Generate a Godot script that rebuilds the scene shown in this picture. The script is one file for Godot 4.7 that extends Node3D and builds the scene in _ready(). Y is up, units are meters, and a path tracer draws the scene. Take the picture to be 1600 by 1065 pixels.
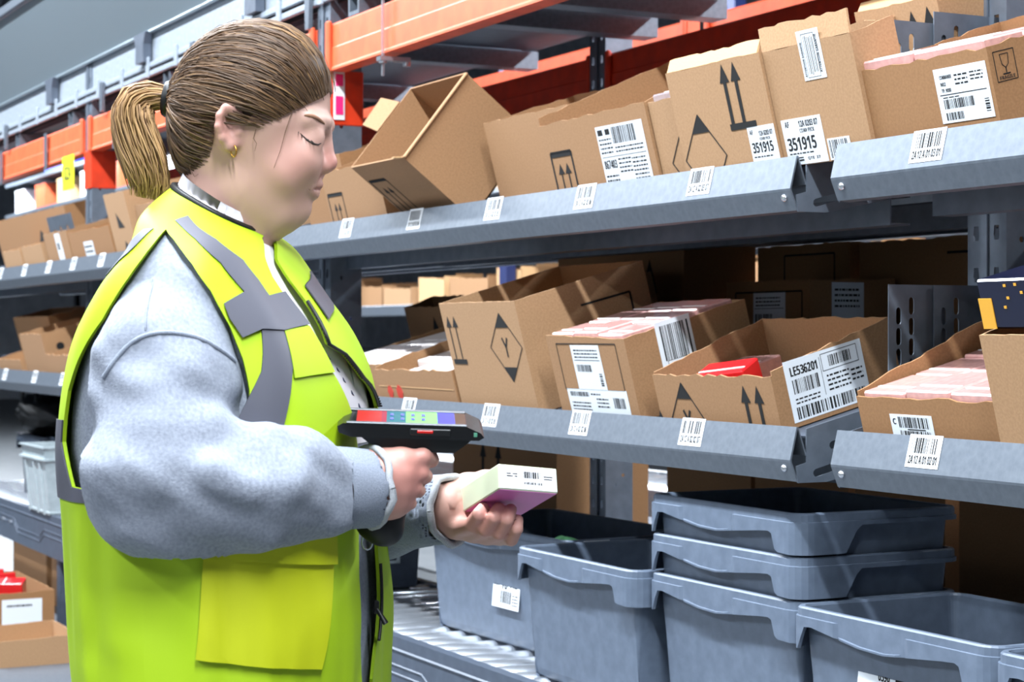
extends Node3D
# Warehouse picking aisle: x runs along the aisle, racks stand at negative z, floor at y = -0.1.

const TILT := 0.25307          # slope of the picking trays (14.5 degrees)
const ORD := ["first", "second", "third", "fourth", "fifth", "sixth", "seventh", "eighth", "ninth", "tenth", "eleventh", "twelfth", "thirteenth", "fourteenth", "fifteenth", "sixteenth", "seventeenth", "eighteenth", "nineteenth", "twentieth"]
var M := {}
var rng := RandomNumberGenerator.new()
var taken := {}


func _ready() -> void:
	# --- camera, sky, lights, exposure ---
	var cam := Camera3D.new()
	cam.name = "camera"
	add_child(cam)
	var th := atan(1522.0 / 3000.0)
	var fwd := Vector3(-cos(th), 0, -sin(th))
	var right := Vector3(sin(th), 0, -cos(th))
	cam.transform = Transform3D(Basis(right, Vector3.UP, -fwd), Vector3(0, 1.25, 0))
	cam.projection = Camera3D.PROJECTION_FRUSTUM
	cam.near = 0.05
	cam.far = 120.0
	cam.size = 0.05 * 1065.0 / 3000.0
	cam.frustum_offset = Vector2(0, -9.5 / 3000.0 * 0.05)
	var attr := CameraAttributesPhysical.new()
	attr.frustum_focal_length = 67.5
	attr.exposure_aperture = 11.0
	attr.frustum_focus_distance = 2.75
	attr.frustum_near = 0.05
	attr.frustum_far = 120.0
	cam.attributes = attr
	cam.current = true
	var we := WorldEnvironment.new()
	we.name = "environment"
	var env := Environment.new()
	env.background_mode = Environment.BG_COLOR
	env.background_color = Color(0.55, 0.6, 0.68)
	env.tonemap_mode = Environment.TONE_MAPPER_LINEAR
	env.tonemap_exposure = 1.15
	env.sdfgi_enabled = true
	env.ssao_enabled = true
	env.ssil_enabled = true
	we.environment = env
	add_child(we)
	make_materials()
	lamps()
	setting()
	racks()
	conveyors()
	totes()
	cartons()
	background()
	person()


func lamps() -> void:
	# rows of LED battens along the aisles: each a housing, a glowing diffuser and an area light of its size just below it
	var rows := [[-0.35, 4.3, 3.3, "picking aisle"], [2.6, 3.9, 1.15, "open floor beside the aisle"], [-4.75, 3.6, 2.6, "aisle behind the rack"]]
	for r in rows:
		for k in (8 if r[0] < -3.0 else 5):
			var x: float = 0.6 - 3.0 * k
			if r[0] < -3.0:
				x -= 3.0
			var t := thing("led_batten_light", "LED batten light above the %s, %s from the near end" % [r[3], ORD[k]], "lamp", Vector3(x, r[1], r[0]), 0.0, "LED battens above the " + r[3])
			var h := mb(); h.box(Vector3(0, 0.035, 0), Vector3(2.4, 0.05, 0.16), 0.01); h.done("housing", M.white_paint, t)
			h = mb()
			for sx in [-1.0, 1.0]: h.tube([Vector3(sx, 0.06, 0), Vector3(sx, 7.0 - r[1], 0)], 0.006, 6)
			h.done("suspension_rods", M.zinc, t)
			var d := mb(); d.box(Vector3(0, 0.0, 0), Vector3(2.36, 0.02, 0.14), 0.004); d.done("diffuser", M.glow, t)
			var al := AreaLight3D.new()
			al.name = "batten_light"
			al.area_size = Vector2(2.36, 0.14)
			al.light_color = Color(0.93, 0.965, 1.0)
			al.light_energy = 9.0 * r[2]
			al.area_normalize_energy = true
			al.shadow_enabled = true
			t.add_child(al, true)
			al.position = Vector3(0, -0.015, 0)
			al.rotation = Vector3(-PI / 2, 0, 0)


# ---------- helpers ----------
class MB:
	# collects shapes into surfaces, commits ONE named MeshInstance3D
	var st := SurfaceTool.new()
	var owner3d
	var xf := Transform3D()
	var count := 0
	var col := Color.WHITE
	var sg := -1
	func _init(o) -> void:
		owner3d = o
		st.begin(Mesh.PRIMITIVE_TRIANGLES)
		st.set_smooth_group(-1)
	func smooth(on: bool) -> void:
		sg = 1 if on else -1
		st.set_smooth_group(sg)
	func tri(a: Vector3, b: Vector3, c: Vector3) -> void:
		# counter-clockwise seen from outside as given; Godot wants clockwise
		st.set_color(col); st.set_uv(Vector2(a.x, a.y)); st.add_vertex(xf * a)
		st.set_color(col); st.set_uv(Vector2(c.x, c.y)); st.add_vertex(xf * c)
		st.set_color(col); st.set_uv(Vector2(b.x, b.y)); st.add_vertex(xf * b)
		count += 1
	func quad(a: Vector3, b: Vector3, c: Vector3, d: Vector3) -> void:
		tri(a, b, c); tri(a, c, d)
	func box(c: Vector3, s: Vector3, bev := 0.0) -> void:
		var h := s / 2.0
		if bev <= 0.0:
			for ax in 3:
				for sg in [-1.0, 1.0]:
					var n := Vector3.ZERO; n[ax] = sg
					var u := Vector3.ZERO; u[(ax + 1) % 3] = 1.0
					var v := Vector3.ZERO; v[(ax + 2) % 3] = sg
					var o := c + n * h
					quad(o - u * h - v * h, o + u * h - v * h, o + u * h + v * h, o - u * h + v * h)
			return
		var b := minf(bev, minf(h.x, minf(h.y, h.z)) * 0.9)
		var k := h - Vector3(b, b, b)
		for ax in 3:
			for sg in [-1.0, 1.0]:
				var n := Vector3.ZERO; n[ax] = sg
				var u := Vector3.ZERO; u[(ax + 1) % 3] = 1.0
				var v := Vector3.ZERO; v[(ax + 2) % 3] = sg
				var o := c + n * h
				quad(o - u * k - v * k, o + u * k - v * k, o + u * k + v * k, o - u * k + v * k)
		for ax in 3:
			var a1 := (ax + 1) % 3
			var a2 := (ax + 2) % 3
			for s1 in [-1.0, 1.0]:
				for s2 in [-1.0, 1.0]:
					var n1 := Vector3.ZERO; n1[a1] = s1
					var n2 := Vector3.ZERO; n2[a2] = s2
					var d := Vector3.ZERO; d[ax] = k[ax]
					var p1 := c + n1 * h[a1] + n2 * k[a2]
					var p2 := c + n1 * k[a1] + n2 * h[a2]
					_q(p1, p2, d, c)
		for sx in [-1.0, 1.0]:
			for sy in [-1.0, 1.0]:
				for sz in [-1.0, 1.0]:
					var p := c + Vector3(sx * h.x, sy * k.y, sz * k.z)
					var q := c + Vector3(sx * k.x, sy * h.y, sz * k.z)
					var r := c + Vector3(sx * k.x, sy * k.y, sz * h.z)
					if sx * sy * sz > 0: tri(p, q, r)
					else: tri(p, r, q)
	func _q(p1: Vector3, p2: Vector3, d: Vector3, c: Vector3) -> void:
		var n := (p2 - p1).cross(d)
		if n.dot((p1 + p2) * 0.5 - c) < 0: quad(p1 - d, p1 + d, p2 + d, p2 - d)
		else: quad(p1 + d, p1 - d, p2 - d, p2 + d)
	func plate(poly: PackedVector2Array, t: float, at := Transform3D()) -> void:
		# polygon in local xy extruded from z = -t to z = 0
		var P := poly
		if Geometry2D.is_polygon_clockwise(P):
			P = P.duplicate(); P.reverse()
		# Geometry2D calls clockwise in y-down; fix the sense by area
		var area := 0.0
		for i in P.size():
			area += P[i].cross(P[(i + 1) % P.size()])
		if area < 0:
			P = P.duplicate(); P.reverse()
		var ids := Geometry2D.triangulate_polygon(P)
		var keep := xf
		xf = xf * at
		for i in range(0, ids.size(), 3):
			var a := P[ids[i]]; var b := P[ids[i + 1]]; var c := P[ids[i + 2]]
			if (b - a).cross(c - a) < 0:
				var s := b; b = c; c = s
			tri(Vector3(a.x, a.y, 0), Vector3(b.x, b.y, 0), Vector3(c.x, c.y, 0))
			if t > 0.0:
				tri(Vector3(a.x, a.y, -t), Vector3(c.x, c.y, -t), Vector3(b.x, b.y, -t))
		if t > 0.0:
			for i in P.size():
				var a := P[i]; var b := P[(i + 1) % P.size()]
				quad(Vector3(a.x, a.y, -t), Vector3(b.x, b.y, -t), Vector3(b.x, b.y, 0), Vector3(a.x, a.y, 0))
		xf = keep
	func slotted(r: Rect2, holes: Array, t: float, at := Transform3D()) -> void:
		# a rectangle with convex holes (each a PackedVector2Array), split through the holes so that every piece is a simple polygon
		var cuts := [r.position.x, r.end.x]
		for h in holes:
			var mid := 0.0
			for p in h: mid += p.x
			mid /= h.size()
			var near := false
			for q in cuts:
				if absf(q - mid) < 0.004: near = true
			if not near: cuts.append(mid)
		cuts.sort()
		for i in cuts.size() - 1:
			var strips: Array = [PackedVector2Array([Vector2(cuts[i], r.position.y), Vector2(cuts[i + 1], r.position.y), Vector2(cuts[i + 1], r.end.y), Vector2(cuts[i], r.end.y)])]
			for h in holes:
				var nxt := []
				for s in strips:
					nxt.append_array(Geometry2D.clip_polygons(s, h))
				strips = nxt
			for s in strips: plate(s, t, at)
	func tube(path: Array, rad, sides := 8, caps := true) -> void:
		# sweep of a circle; rad is a number or one radius per point
		var n := path.size()
		var rings := []
		var prev := Vector3.ZERO
		for i in n:
			var d: Vector3 = (path[mini(i + 1, n - 1)] - path[maxi(i - 1, 0)]).normalized()
			var u: Vector3
			if prev == Vector3.ZERO:
				u = d.cross(Vector3.UP if absf(d.y) < 0.9 else Vector3.RIGHT).normalized()
			else:
				u = (prev - d * prev.dot(d)).normalized()
			prev = u
			var v := d.cross(u)
			var rr: float = rad[i] if rad is Array or rad is PackedFloat32Array else rad
			var ring := []
			for k in sides:
				var a := TAU * k / sides
				ring.append(path[i] + (u * cos(a) + v * sin(a)) * rr)
			rings.append(ring)
		for i in n - 1:
			for k in sides:
				var k2 := (k + 1) % sides
				quad(rings[i][k], rings[i][k2], rings[i + 1][k2], rings[i + 1][k])
		if caps:
			st.set_smooth_group(-1)
			for k in range(1, sides - 1):
				tri(rings[0][0], rings[0][k + 1], rings[0][k])
				tri(rings[n - 1][0], rings[n - 1][k], rings[n - 1][k + 1])
			st.set_smooth_group(sg)
	func prism_x(prof: PackedVector2Array, x0: float, x1: float) -> void:
		# closed profile in (z, y) swept along x
		var at := Transform3D(Basis(Vector3(0, 0, 1), Vector3(0, 1, 0), Vector3(-1, 0, 0)), Vector3(x0, 0, 0))
		plate(prof, x1 - x0, at)
	func prism_z(prof: PackedVector2Array, z0: float, z1: float) -> void:
		plate(prof, z1 - z0, Transform3D(Basis(), Vector3(0, 0, z1)))
	func done(called: String, m: Material, parent = null) -> MeshInstance3D:
		st.generate_normals()
		var o := MeshInstance3D.new()
		o.name = called
		o.mesh = st.commit()
		o.mesh.surface_set_material(0, m)
		(parent if parent != null else owner3d).add_child(o, true)
		return o


func mb() -> MB:
	return MB.new(self)


func numbered(called: String) -> String:
	var k: int = taken.get(called, 0)
	taken[called] = k + 1
	return called if k == 0 else "%s_%03d" % [called, k]


func thing(called: String, label: String, category: String, at := Vector3.ZERO, turn := 0.0, group := "") -> Node3D:
	var o := Node3D.new()
	o.name = numbered(called)
	add_child(o)
	o.position = at
	o.rotation.y = turn
	tag(o, label, category, group)
	return o


func tag(o: Node, label: String, category: String, group := "") -> void:
	o.set_meta("label", label)
	o.set_meta("category", category)
	if group: o.set_meta("group", group)


func struct(o: Node, called: String) -> void:
	o.name = called
	o.set_meta("kind", "structure")


func flat(c: Color, rough := 0.6, metal := 0.0) -> StandardMaterial3D:
	var m := StandardMaterial3D.new()
	m.albedo_color = c
	m.roughness = rough
	m.metallic = metal
	return m


func noise_tex(freq: float, lo: Color, hi: Color, sd: int, oct := 4, size := 512, kind := FastNoiseLite.TYPE_SIMPLEX_SMOOTH) -> NoiseTexture2D:
	var n := FastNoiseLite.new()
	n.seed = sd
	n.noise_type = kind
	n.frequency = freq
	n.fractal_octaves = oct
	var t := NoiseTexture2D.new()
	t.width = size; t.height = size
	t.seamless = true
	t.noise = n
	var g := Gradient.new()
	g.set_color(0, lo); g.set_color(1, hi)
	t.color_ramp = g
	return t


func grained(c: Color, rough: float, metal: float, tex: Texture2D, scale: float, bump: Texture2D = null, bump_cm := 0.0) -> StandardMaterial3D:
	var m := flat(c, rough, metal)
	m.albedo_texture = tex
	m.uv1_triplanar = true
	m.uv1_world_triplanar = true
	m.uv1_scale = Vector3(scale, scale, scale)
	if bump:
		m.heightmap_enabled = true
		m.heightmap_texture = bump
		m.heightmap_scale = bump_cm
	return m


func make_materials() -> void:
	var spangle := noise_tex(0.02, Color(0.84, 0.85, 0.87), Color(1, 1, 1), 3, 3, 512, FastNoiseLite.TYPE_CELLULAR)
	var smudge := noise_tex(0.012, Color(0.86, 0.87, 0.88), Color(1, 1, 1), 5, 5)
	var fibre := noise_tex(0.06, Color(0.88, 0.87, 0.85), Color(1, 1, 1), 8, 5)
	var wool := noise_tex(0.05, Color(0.74, 0.74, 0.76), Color(1, 1, 1), 11, 5)
	var woolh := noise_tex(0.09, Color(0, 0, 0), Color(1, 1, 1), 12, 4)
	M.galv = grained(Color(0.47, 0.505, 0.55), 0.42, 0.5, smudge, 3.0)
	M.galv_bright = grained(Color(0.46, 0.49, 0.525), 0.4, 0.45, spangle, 6.0)
	M.galv_pale = grained(Color(0.64, 0.67, 0.70), 0.4, 0.2, spangle, 6.0)
	M.galv_dull = grained(Color(0.36, 0.39, 0.44), 0.5, 0.4, smudge, 3.0)
	M.soffit = flat(Color(0.60, 0.65, 0.68), 0.28, 0.5)
	M.zinc = flat(Color(0.78, 0.8, 0.83), 0.25, 0.85)
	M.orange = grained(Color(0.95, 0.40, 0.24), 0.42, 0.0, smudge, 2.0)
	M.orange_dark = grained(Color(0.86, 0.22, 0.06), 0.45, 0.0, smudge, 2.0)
	M.card = grained(Color(0.625, 0.47, 0.325), 0.85, 0.0, fibre, 5.0)
	M.card_warm = grained(Color(0.60, 0.435, 0.28), 0.85, 0.0, fibre, 5.0)
	M.card_pale = grained(Color(0.675, 0.525, 0.38), 0.85, 0.0, fibre, 5.0)
	M.card_edge = grained(Color(0.80, 0.64, 0.46), 0.9, 0.0, fibre, 9.0)
	M.ink = flat(Color(0.03, 0.03, 0.035), 0.95)
	M.red_ink = flat(Color(0.75, 0.22, 0.15), 0.7)
	M.paper = flat(Color(0.86, 0.88, 0.90), 0.45)
	M.ticket = flat(Color(0.86, 0.87, 0.88), 0.8)
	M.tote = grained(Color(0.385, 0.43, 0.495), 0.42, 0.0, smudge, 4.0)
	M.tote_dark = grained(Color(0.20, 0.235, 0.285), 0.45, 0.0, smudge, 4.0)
	M.tote_pale = grained(Color(0.66, 0.70, 0.71), 0.4, 0.0, smudge, 4.0)
	M.frame = grained(Color(0.30, 0.335, 0.39), 0.45, 0.15, smudge, 3.0)
	M.black = flat(Color(0.03, 0.032, 0.036), 0.5)
	M.black_gloss = flat(Color(0.025, 0.026, 0.03), 0.22)
	M.white_paint = flat(Color(0.9, 0.91, 0.92), 0.5)
	M.glow = flat(Color(0.95, 0.97, 1.0), 0.5)
	M.glow.emission_enabled = true
	M.glow.emission = Color(0.95, 0.975, 1.0)
	M.glow.emission_energy_multiplier = 2.0
	M.wall = grained(Color(0.78, 0.80, 0.83), 0.8, 0.0, smudge, 0.4)
	M.floor = grained(Color(0.40, 0.41, 0.42), 0.5, 0.0, smudge, 0.7)
	M.pack = grained(Color(0.87, 0.66, 0.63), 0.25, 0.0, smudge, 9.0)
	M.pack.clearcoat_enabled = true; M.pack.clearcoat = 0.8; M.pack.clearcoat_roughness = 0.15
	M.pack_white = flat(Color(0.86, 0.83, 0.82), 0.2)
	M.pack_red = flat(Color(0.80, 0.13, 0.14), 0.2)
	M.pack_pink = flat(Color(0.87, 0.35, 0.45), 0.2)
	M.pack_navy = flat(Color(0.04, 0.06, 0.16), 0.12)
	M.pack_gold = flat(Color(0.85, 0.62, 0.2), 0.35)
	M.film = flat(Color(0.85, 0.83, 0.88, 0.25), 0.1)
	M.film.transparency = BaseMaterial3D.TRANSPARENCY_ALPHA
	M.navy = flat(Color(0.08, 0.13, 0.30), 0.5)
	M.blue = flat(Color(0.13, 0.27, 0.80), 0.4)
	M.sign_yellow = flat(Color(0.86, 0.87, 0.13), 0.5)
	M.pink = flat(Color(0.90, 0.16, 0.47), 0.4)
	M.steel_screw = flat(Color(0.85, 0.86, 0.88), 0.2, 0.9)
	M.hivis = grained(Color(0.665, 0.80, 0.03), 0.62, 0.0, noise_tex(0.12, Color(0.95, 0.95, 0.95), Color(1, 1, 1), 21, 3), 14.0)
	M.hivis_pocket = grained(Color(0.76, 0.79, 0.02), 0.6, 0.0, noise_tex(0.12, Color(0.95, 0.95, 0.95), Color(1, 1, 1), 22, 3), 14.0)
	M.reflective = grained(Color(0.36, 0.36, 0.40), 0.55, 0.15, noise_tex(0.2, Color(0.9, 0.9, 0.9), Color(1, 1, 1), 23, 3), 20.0)
	M.fleece = grained(Color(0.62, 0.645, 0.69), 0.95, 0.0, wool, 7.0, woolh, 0.03)
	M.fleece_cuff = grained(Color(0.60, 0.63, 0.68), 0.95, 0.0, wool, 16.0, woolh, 0.05)
	M.fleece_edge = grained(Color(0.86, 0.87, 0.88), 1.0, 0.0, wool, 20.0, woolh, 0.2)
	M.shirt = flat(Color(0.84, 0.82, 0.84), 0.9)


func label_mesh(called: String, w: float, h: float, cmds: Array, paper: Material, at: Transform3D, parent: Node) -> MeshInstance3D:
	# a sticker: paper sheet (surface 0) and raised ink (surface 1); origin at its lower left corner, facing +z
	var p := mb()
	p.xf = at
	p.plate(PackedVector2Array([Vector2(0, 0), Vector2(w, 0), Vector2(w, h), Vector2(0, h)]), 0.0004, Transform3D(Basis(), Vector3(0, 0, 0.0007)))
	var k := mb()
	k.xf = at * Transform3D(Basis(), Vector3(0, 0, 0.0009))
	var texts := []
	for c in cmds:
		match c[0]:
			"rect":
				ink_rect(k, c[1], c[2], c[3], c[4])
			"frame":
				var t: float = c[5]
				ink_rect(k, c[1], c[2], c[3], t); ink_rect(k, c[1], c[2] + c[4] - t, c[3], t)
				ink_rect(k, c[1], c[2], t, c[4]); ink_rect(k, c[1] + c[3] - t, c[2], t, c[4])
			"bars":
				rng.seed = c[5]
				var x: float = c[1]
				while x < c[1] + c[3]:
					var bw: float = [0.0008, 0.0012, 0.002, 0.003][rng.randi() % 4] * (c[6] if c.size() > 6 else 1.0)
					ink_rect(k, x, c[2], minf(bw, c[1] + c[3] - x), c[4])
					x += bw + [0.0008, 0.0012, 0.0022][rng.randi() % 3] * (c[6] if c.size() > 6 else 1.0)
			"hbars":
				rng.seed = c[5]
				var y: float = c[2]
				while y < c[2] + c[4]:
					var bw: float = [0.0012, 0.002, 0.003][rng.randi() % 3]
					ink_rect(k, c[1], y, c[3], minf(bw, c[2] + c[4] - y))
					y += bw + [0.0012, 0.002][rng.randi() % 2]
			"lines":
				rng.seed = c[6]
				for r in c[5]:
					var yy: float = c[2] + c[4] * (r + 0.25) / c[5]
					var x: float = c[1]
					while x < c[1] + c[3]:
						var l := rng.randf_range(0.003, 0.012)
						ink_rect(k, x, yy, minf(l, c[1] + c[3] - x), c[4] / c[5] * 0.4)
						x += l + 0.0022
			"text":
				texts.append(c)
	var txt := SurfaceTool.new()
	for c in texts:
		var tm := TextMesh.new()
		var f := SystemFont.new()
		f.font_names = PackedStringArray(["Droid Sans"])
		f.font_weight = 700
		tm.font = f
		tm.text = c[4]
		tm.font_size = 32
		tm.pixel_size = 0.01
		tm.depth = 0.0
		tm.curve_step = 2.0
		tm.horizontal_alignment = HORIZONTAL_ALIGNMENT_CENTER
		var bb := tm.get_aabb()
		if bb.size.x <= 0.0: continue
		var sx: float = c[3] / bb.size.x
		var sy: float = c[5] / bb.size.y
		var loc := Transform3D(Basis(Vector3(sx, 0, 0), Vector3(0, sy, 0), Vector3(0, 0, 1)), Vector3(c[1] - bb.position.x * sx, c[2] - bb.position.y * sy, 0))
		if c.size() > 6:
			loc = Transform3D(Basis(Vector3(0, 0, 1), c[6]), Vector3(c[1], c[2], 0)) * Transform3D(Basis(), Vector3(-c[1], -c[2], 0)) * loc
		for bold in [-1.0, 0.0, 1.0]: txt.append_from(tm, 0, k.xf * Transform3D(Basis(), Vector3(bold * c[5] * 0.025, 0, bold * 0.00003)) * loc)
	p.st.generate_normals()
	var me: ArrayMesh = p.st.commit()
	me.surface_set_material(0, paper)
	k.st.generate_normals()
	k.st.commit(me)
	if texts: txt.commit(me)
	for i in range(1, me.get_surface_count()): me.surface_set_material(i, M.ink)
	var o := MeshInstance3D.new()
	o.name = called
	o.mesh = me
	parent.add_child(o, true)
	return o


func ink_rect(k: MB, x: float, y: float, w: float, h: float) -> void:
	k.quad(Vector3(x, y, 0), Vector3(x + w, y, 0), Vector3(x + w, y + h, 0), Vector3(x, y + h, 0))


# ---------- the hall ----------
func setting() -> void:
	var b := mb(); b.box(Vector3(-16, -0.2, -4), Vector3(50, 0.2, 26)); struct(b.done("floor", M.floor), "floor")
	b = mb(); b.box(Vector3(-16, 7.1, -4), Vector3(50, 0.2, 26)); struct(b.done("ceiling", M.wall), "ceiling")
	b = mb(); b.box(Vector3(-16, 3.45, -17.1), Vector3(50, 7.1, 0.2)); struct(b.done("wall_back", M.wall), "wall_back")
	b = mb(); b.box(Vector3(-16, 3.45, 9.1), Vector3(50, 7.1, 0.2)); struct(b.done("wall_front", M.wall), "wall_front")
	b = mb(); b.box(Vector3(-41.1, 3.45, -4), Vector3(0.2, 7.1, 26)); struct(b.done("wall_left", M.wall), "wall_left")
	b = mb(); b.box(Vector3(9.1, 3.45, -4), Vector3(0.2, 7.1, 26)); struct(b.done("wall_right", M.wall), "wall_right")
	# overhead decking seen at the top left: glossy soffit, fascia with slotted rails and hanging brackets
	var t := thing("overhead_deck", "galvanised overhead deck with leaning glossy panel and slotted rails, top left above orange beams", "overhead deck", Vector3(-8.06, 2.238, -2.095))
	t.scale = Vector3.ONE * 1.0744
	b = mb(); b.xf = Transform3D(Basis(Vector3.RIGHT, 0.46), Vector3(0, 0.158, 0.0)); b.box(Vector3(0, 0.166, -0.002), Vector3(9.0, 0.335, 0.004)); b.box(Vector3(0, 0.004, 0.004), Vector3(9.0, 0.012, 0.012), 0.003); b.done("soffit_panel", M.soffit, t)
	b = mb(); b.box(Vector3(0, 0.475, 0.15), Vector3(9.0, 0.045, 0.03), 0.006); b.done("edge_channel", M.galv_bright, t)
	b = mb(); b.box(Vector3(0, 0.165, -0.3), Vector3(9.0, 0.012, 0.58)); b.done("deck_sheet", M.galv_dull, t)
	b = mb(); b.box(Vector3(0, 0.105, -0.012), Vector3(9.0, 0.11, 0.006)); b.done("fascia_panel", M.galv_pale, t)
	for y in [0.012, 0.042]:
		b = mb(); b.box(Vector3(0, y, 0.0), Vector3(9.0, 0.020, 0.012), 0.003); b.done("slotted_rail", M.galv_pale, t)
	b = mb(); b.box(Vector3(0, 0.028, -0.03), Vector3(9.0, 0.06, 0.004)); b.done("rail_backing", M.black, t)
	for k in 26:
		b = mb(); b.box(Vector3(-4.3 + 0.34 * k, 0.034, 0.008), Vector3(0.03, 0.075, 0.01), 0.003); b.done("rail_clip", M.galv_pale, t)
	for x in [-1.9, -0.62, 0.75, 1.95]:
		b = mb()
		b.plate(PackedVector2Array([Vector2(-0.075, 0.16), Vector2(0.075, 0.16), Vector2(0.05, 0.12), Vector2(0.05, 0.055), Vector2(-0.05, 0.055), Vector2(-0.05, 0.12)]), 0.03, Transform3D(Basis(), Vector3(x, 0, 0.025)))
		b.done("hanging_bracket", M.galv_dull, t)
	for x in [-1.5, 0.2, 1.35, 2.42]:
		b = mb()
		b.plate(PackedVector2Array([Vector2(-0.02, 0.05), Vector2(0.02, 0.05), Vector2(0.014, -0.06), Vector2(-0.014, -0.06)]), 0.012, Transform3D(Basis(), Vector3(x, 0, 0.02)))
		b.done("drop_lug", M.galv_bright, t)


# ---------- racking ----------
func upright(x: float, z: float, y0: float, y1: float, label: String, sleeve: bool) -> void:
	var t := thing("rack_upright", label, "upright", Vector3(x, y0, z))
	y1 -= y0
	# open channel: front web with two columns of slots, two perforated flanks
	var front := []
	var side := []
	var n := int((y1 - 0.2) / 0.075)
	for k in n:
		var y := 0.12 + 0.075 * k
		for s in [-1.0, 1.0]:
			var w := 0.006
			var cx: float = s * 0.027
			front.append(PackedVector2Array([Vector2(cx - w, y), Vector2(cx + w, y), Vector2(cx + w * 1.3, y + 0.009), Vector2(cx + w, y + 0.026), Vector2(cx - w, y + 0.026), Vector2(cx - w * 1.3, y + 0.009)]))
		if k % 2 == 0:
			side.append(ngon(Vector2(-0.035, y), 0.006)); side.append(ngon(Vector2(-0.065, y + 0.03), 0.006))
	var b := mb()
	b.slotted(Rect2(-0.05, 0, 0.1, y1), front, 0.003)
	b.plate(PackedVector2Array([Vector2(-0.008, 0), Vector2(0.008, 0), Vector2(0.008, y1), Vector2(-0.008, y1)]), 0.004, Transform3D(Basis(), Vector3(0, 0, 0.006)))
	b.done("web", M.galv, t)
	for s in [-1.0, 1.0]:
		b = mb()
		var at := Transform3D(Basis(Vector3(0, 0, 1), Vector3(0, 1, 0), Vector3(-1, 0, 0)), Vector3(s * 0.05 + (0.003 if s < 0 else 0.0), 0, 0))
		b.slotted(Rect2(-0.1, 0, 0.1, y1), side, 0.003, at)
		b.done("flank", M.galv, t)
	b = mb(); b.box(Vector3(0, 0.005, -0.05), Vector3(0.16, 0.01, 0.16)); b.done("foot_plate", M.galv_dull, t)
	if sleeve:
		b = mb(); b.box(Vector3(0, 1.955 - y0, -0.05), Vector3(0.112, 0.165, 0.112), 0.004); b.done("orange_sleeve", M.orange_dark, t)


func ngon(c: Vector2, r: float, n := 6) -> PackedVector2Array:
	var p := PackedVector2Array()
	for k in n: p.append(c + Vector2(cos(TAU * k / n), sin(TAU * k / n)) * r)
	return p


func slot(x: float, y: float, w: float, h: float) -> PackedVector2Array:
	# rounded upright slot
	var p := PackedVector2Array()
	for k in 5: p.append(Vector2(x + w / 2 * cos(PI * k / 4), y + h / 2 - w / 2 + w / 2 * sin(PI * k / 4)))
	for k in 5: p.append(Vector2(x - w / 2 * cos(PI * k / 4), y - h / 2 + w / 2 - w / 2 * sin(PI * k / 4)))
	return p


func beam(x0: float, x1: float, y0: float, y1: float, z: float, m: Material, label: String, front := true) -> Node3D:
	var t := thing("rack_beam", label, "beam", Vector3((x0 + x1) / 2, y0, z))
	var h := y1 - y0
	var l := x1 - x0
	var b := mb()
	# stepped box beam: upper face set back above a rolled step, small lower lip
	b.prism_x(PackedVector2Array([Vector2(0.0, 0.012), Vector2(0.004, 0.006), Vector2(0.004, 0.0), Vector2(-0.05, 0.0), Vector2(-0.05, h), Vector2(-0.006, h), Vector2(-0.002, h - 0.006), Vector2(-0.002, h * 0.5), Vector2(0.0, h * 0.47), Vector2(0.0, 0.02)]), -l / 2, l / 2)
	b.done("beam_body", m, t)
	for s in [-1.0, 1.0]:
		b = mb(); b.box(Vector3(s * (l / 2 - 0.012), h / 2 + 0.002, 0.006), Vector3(0.024, h + 0.012, 0.018), 0.006); b.done("end_connector", m, t)
	return t


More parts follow.
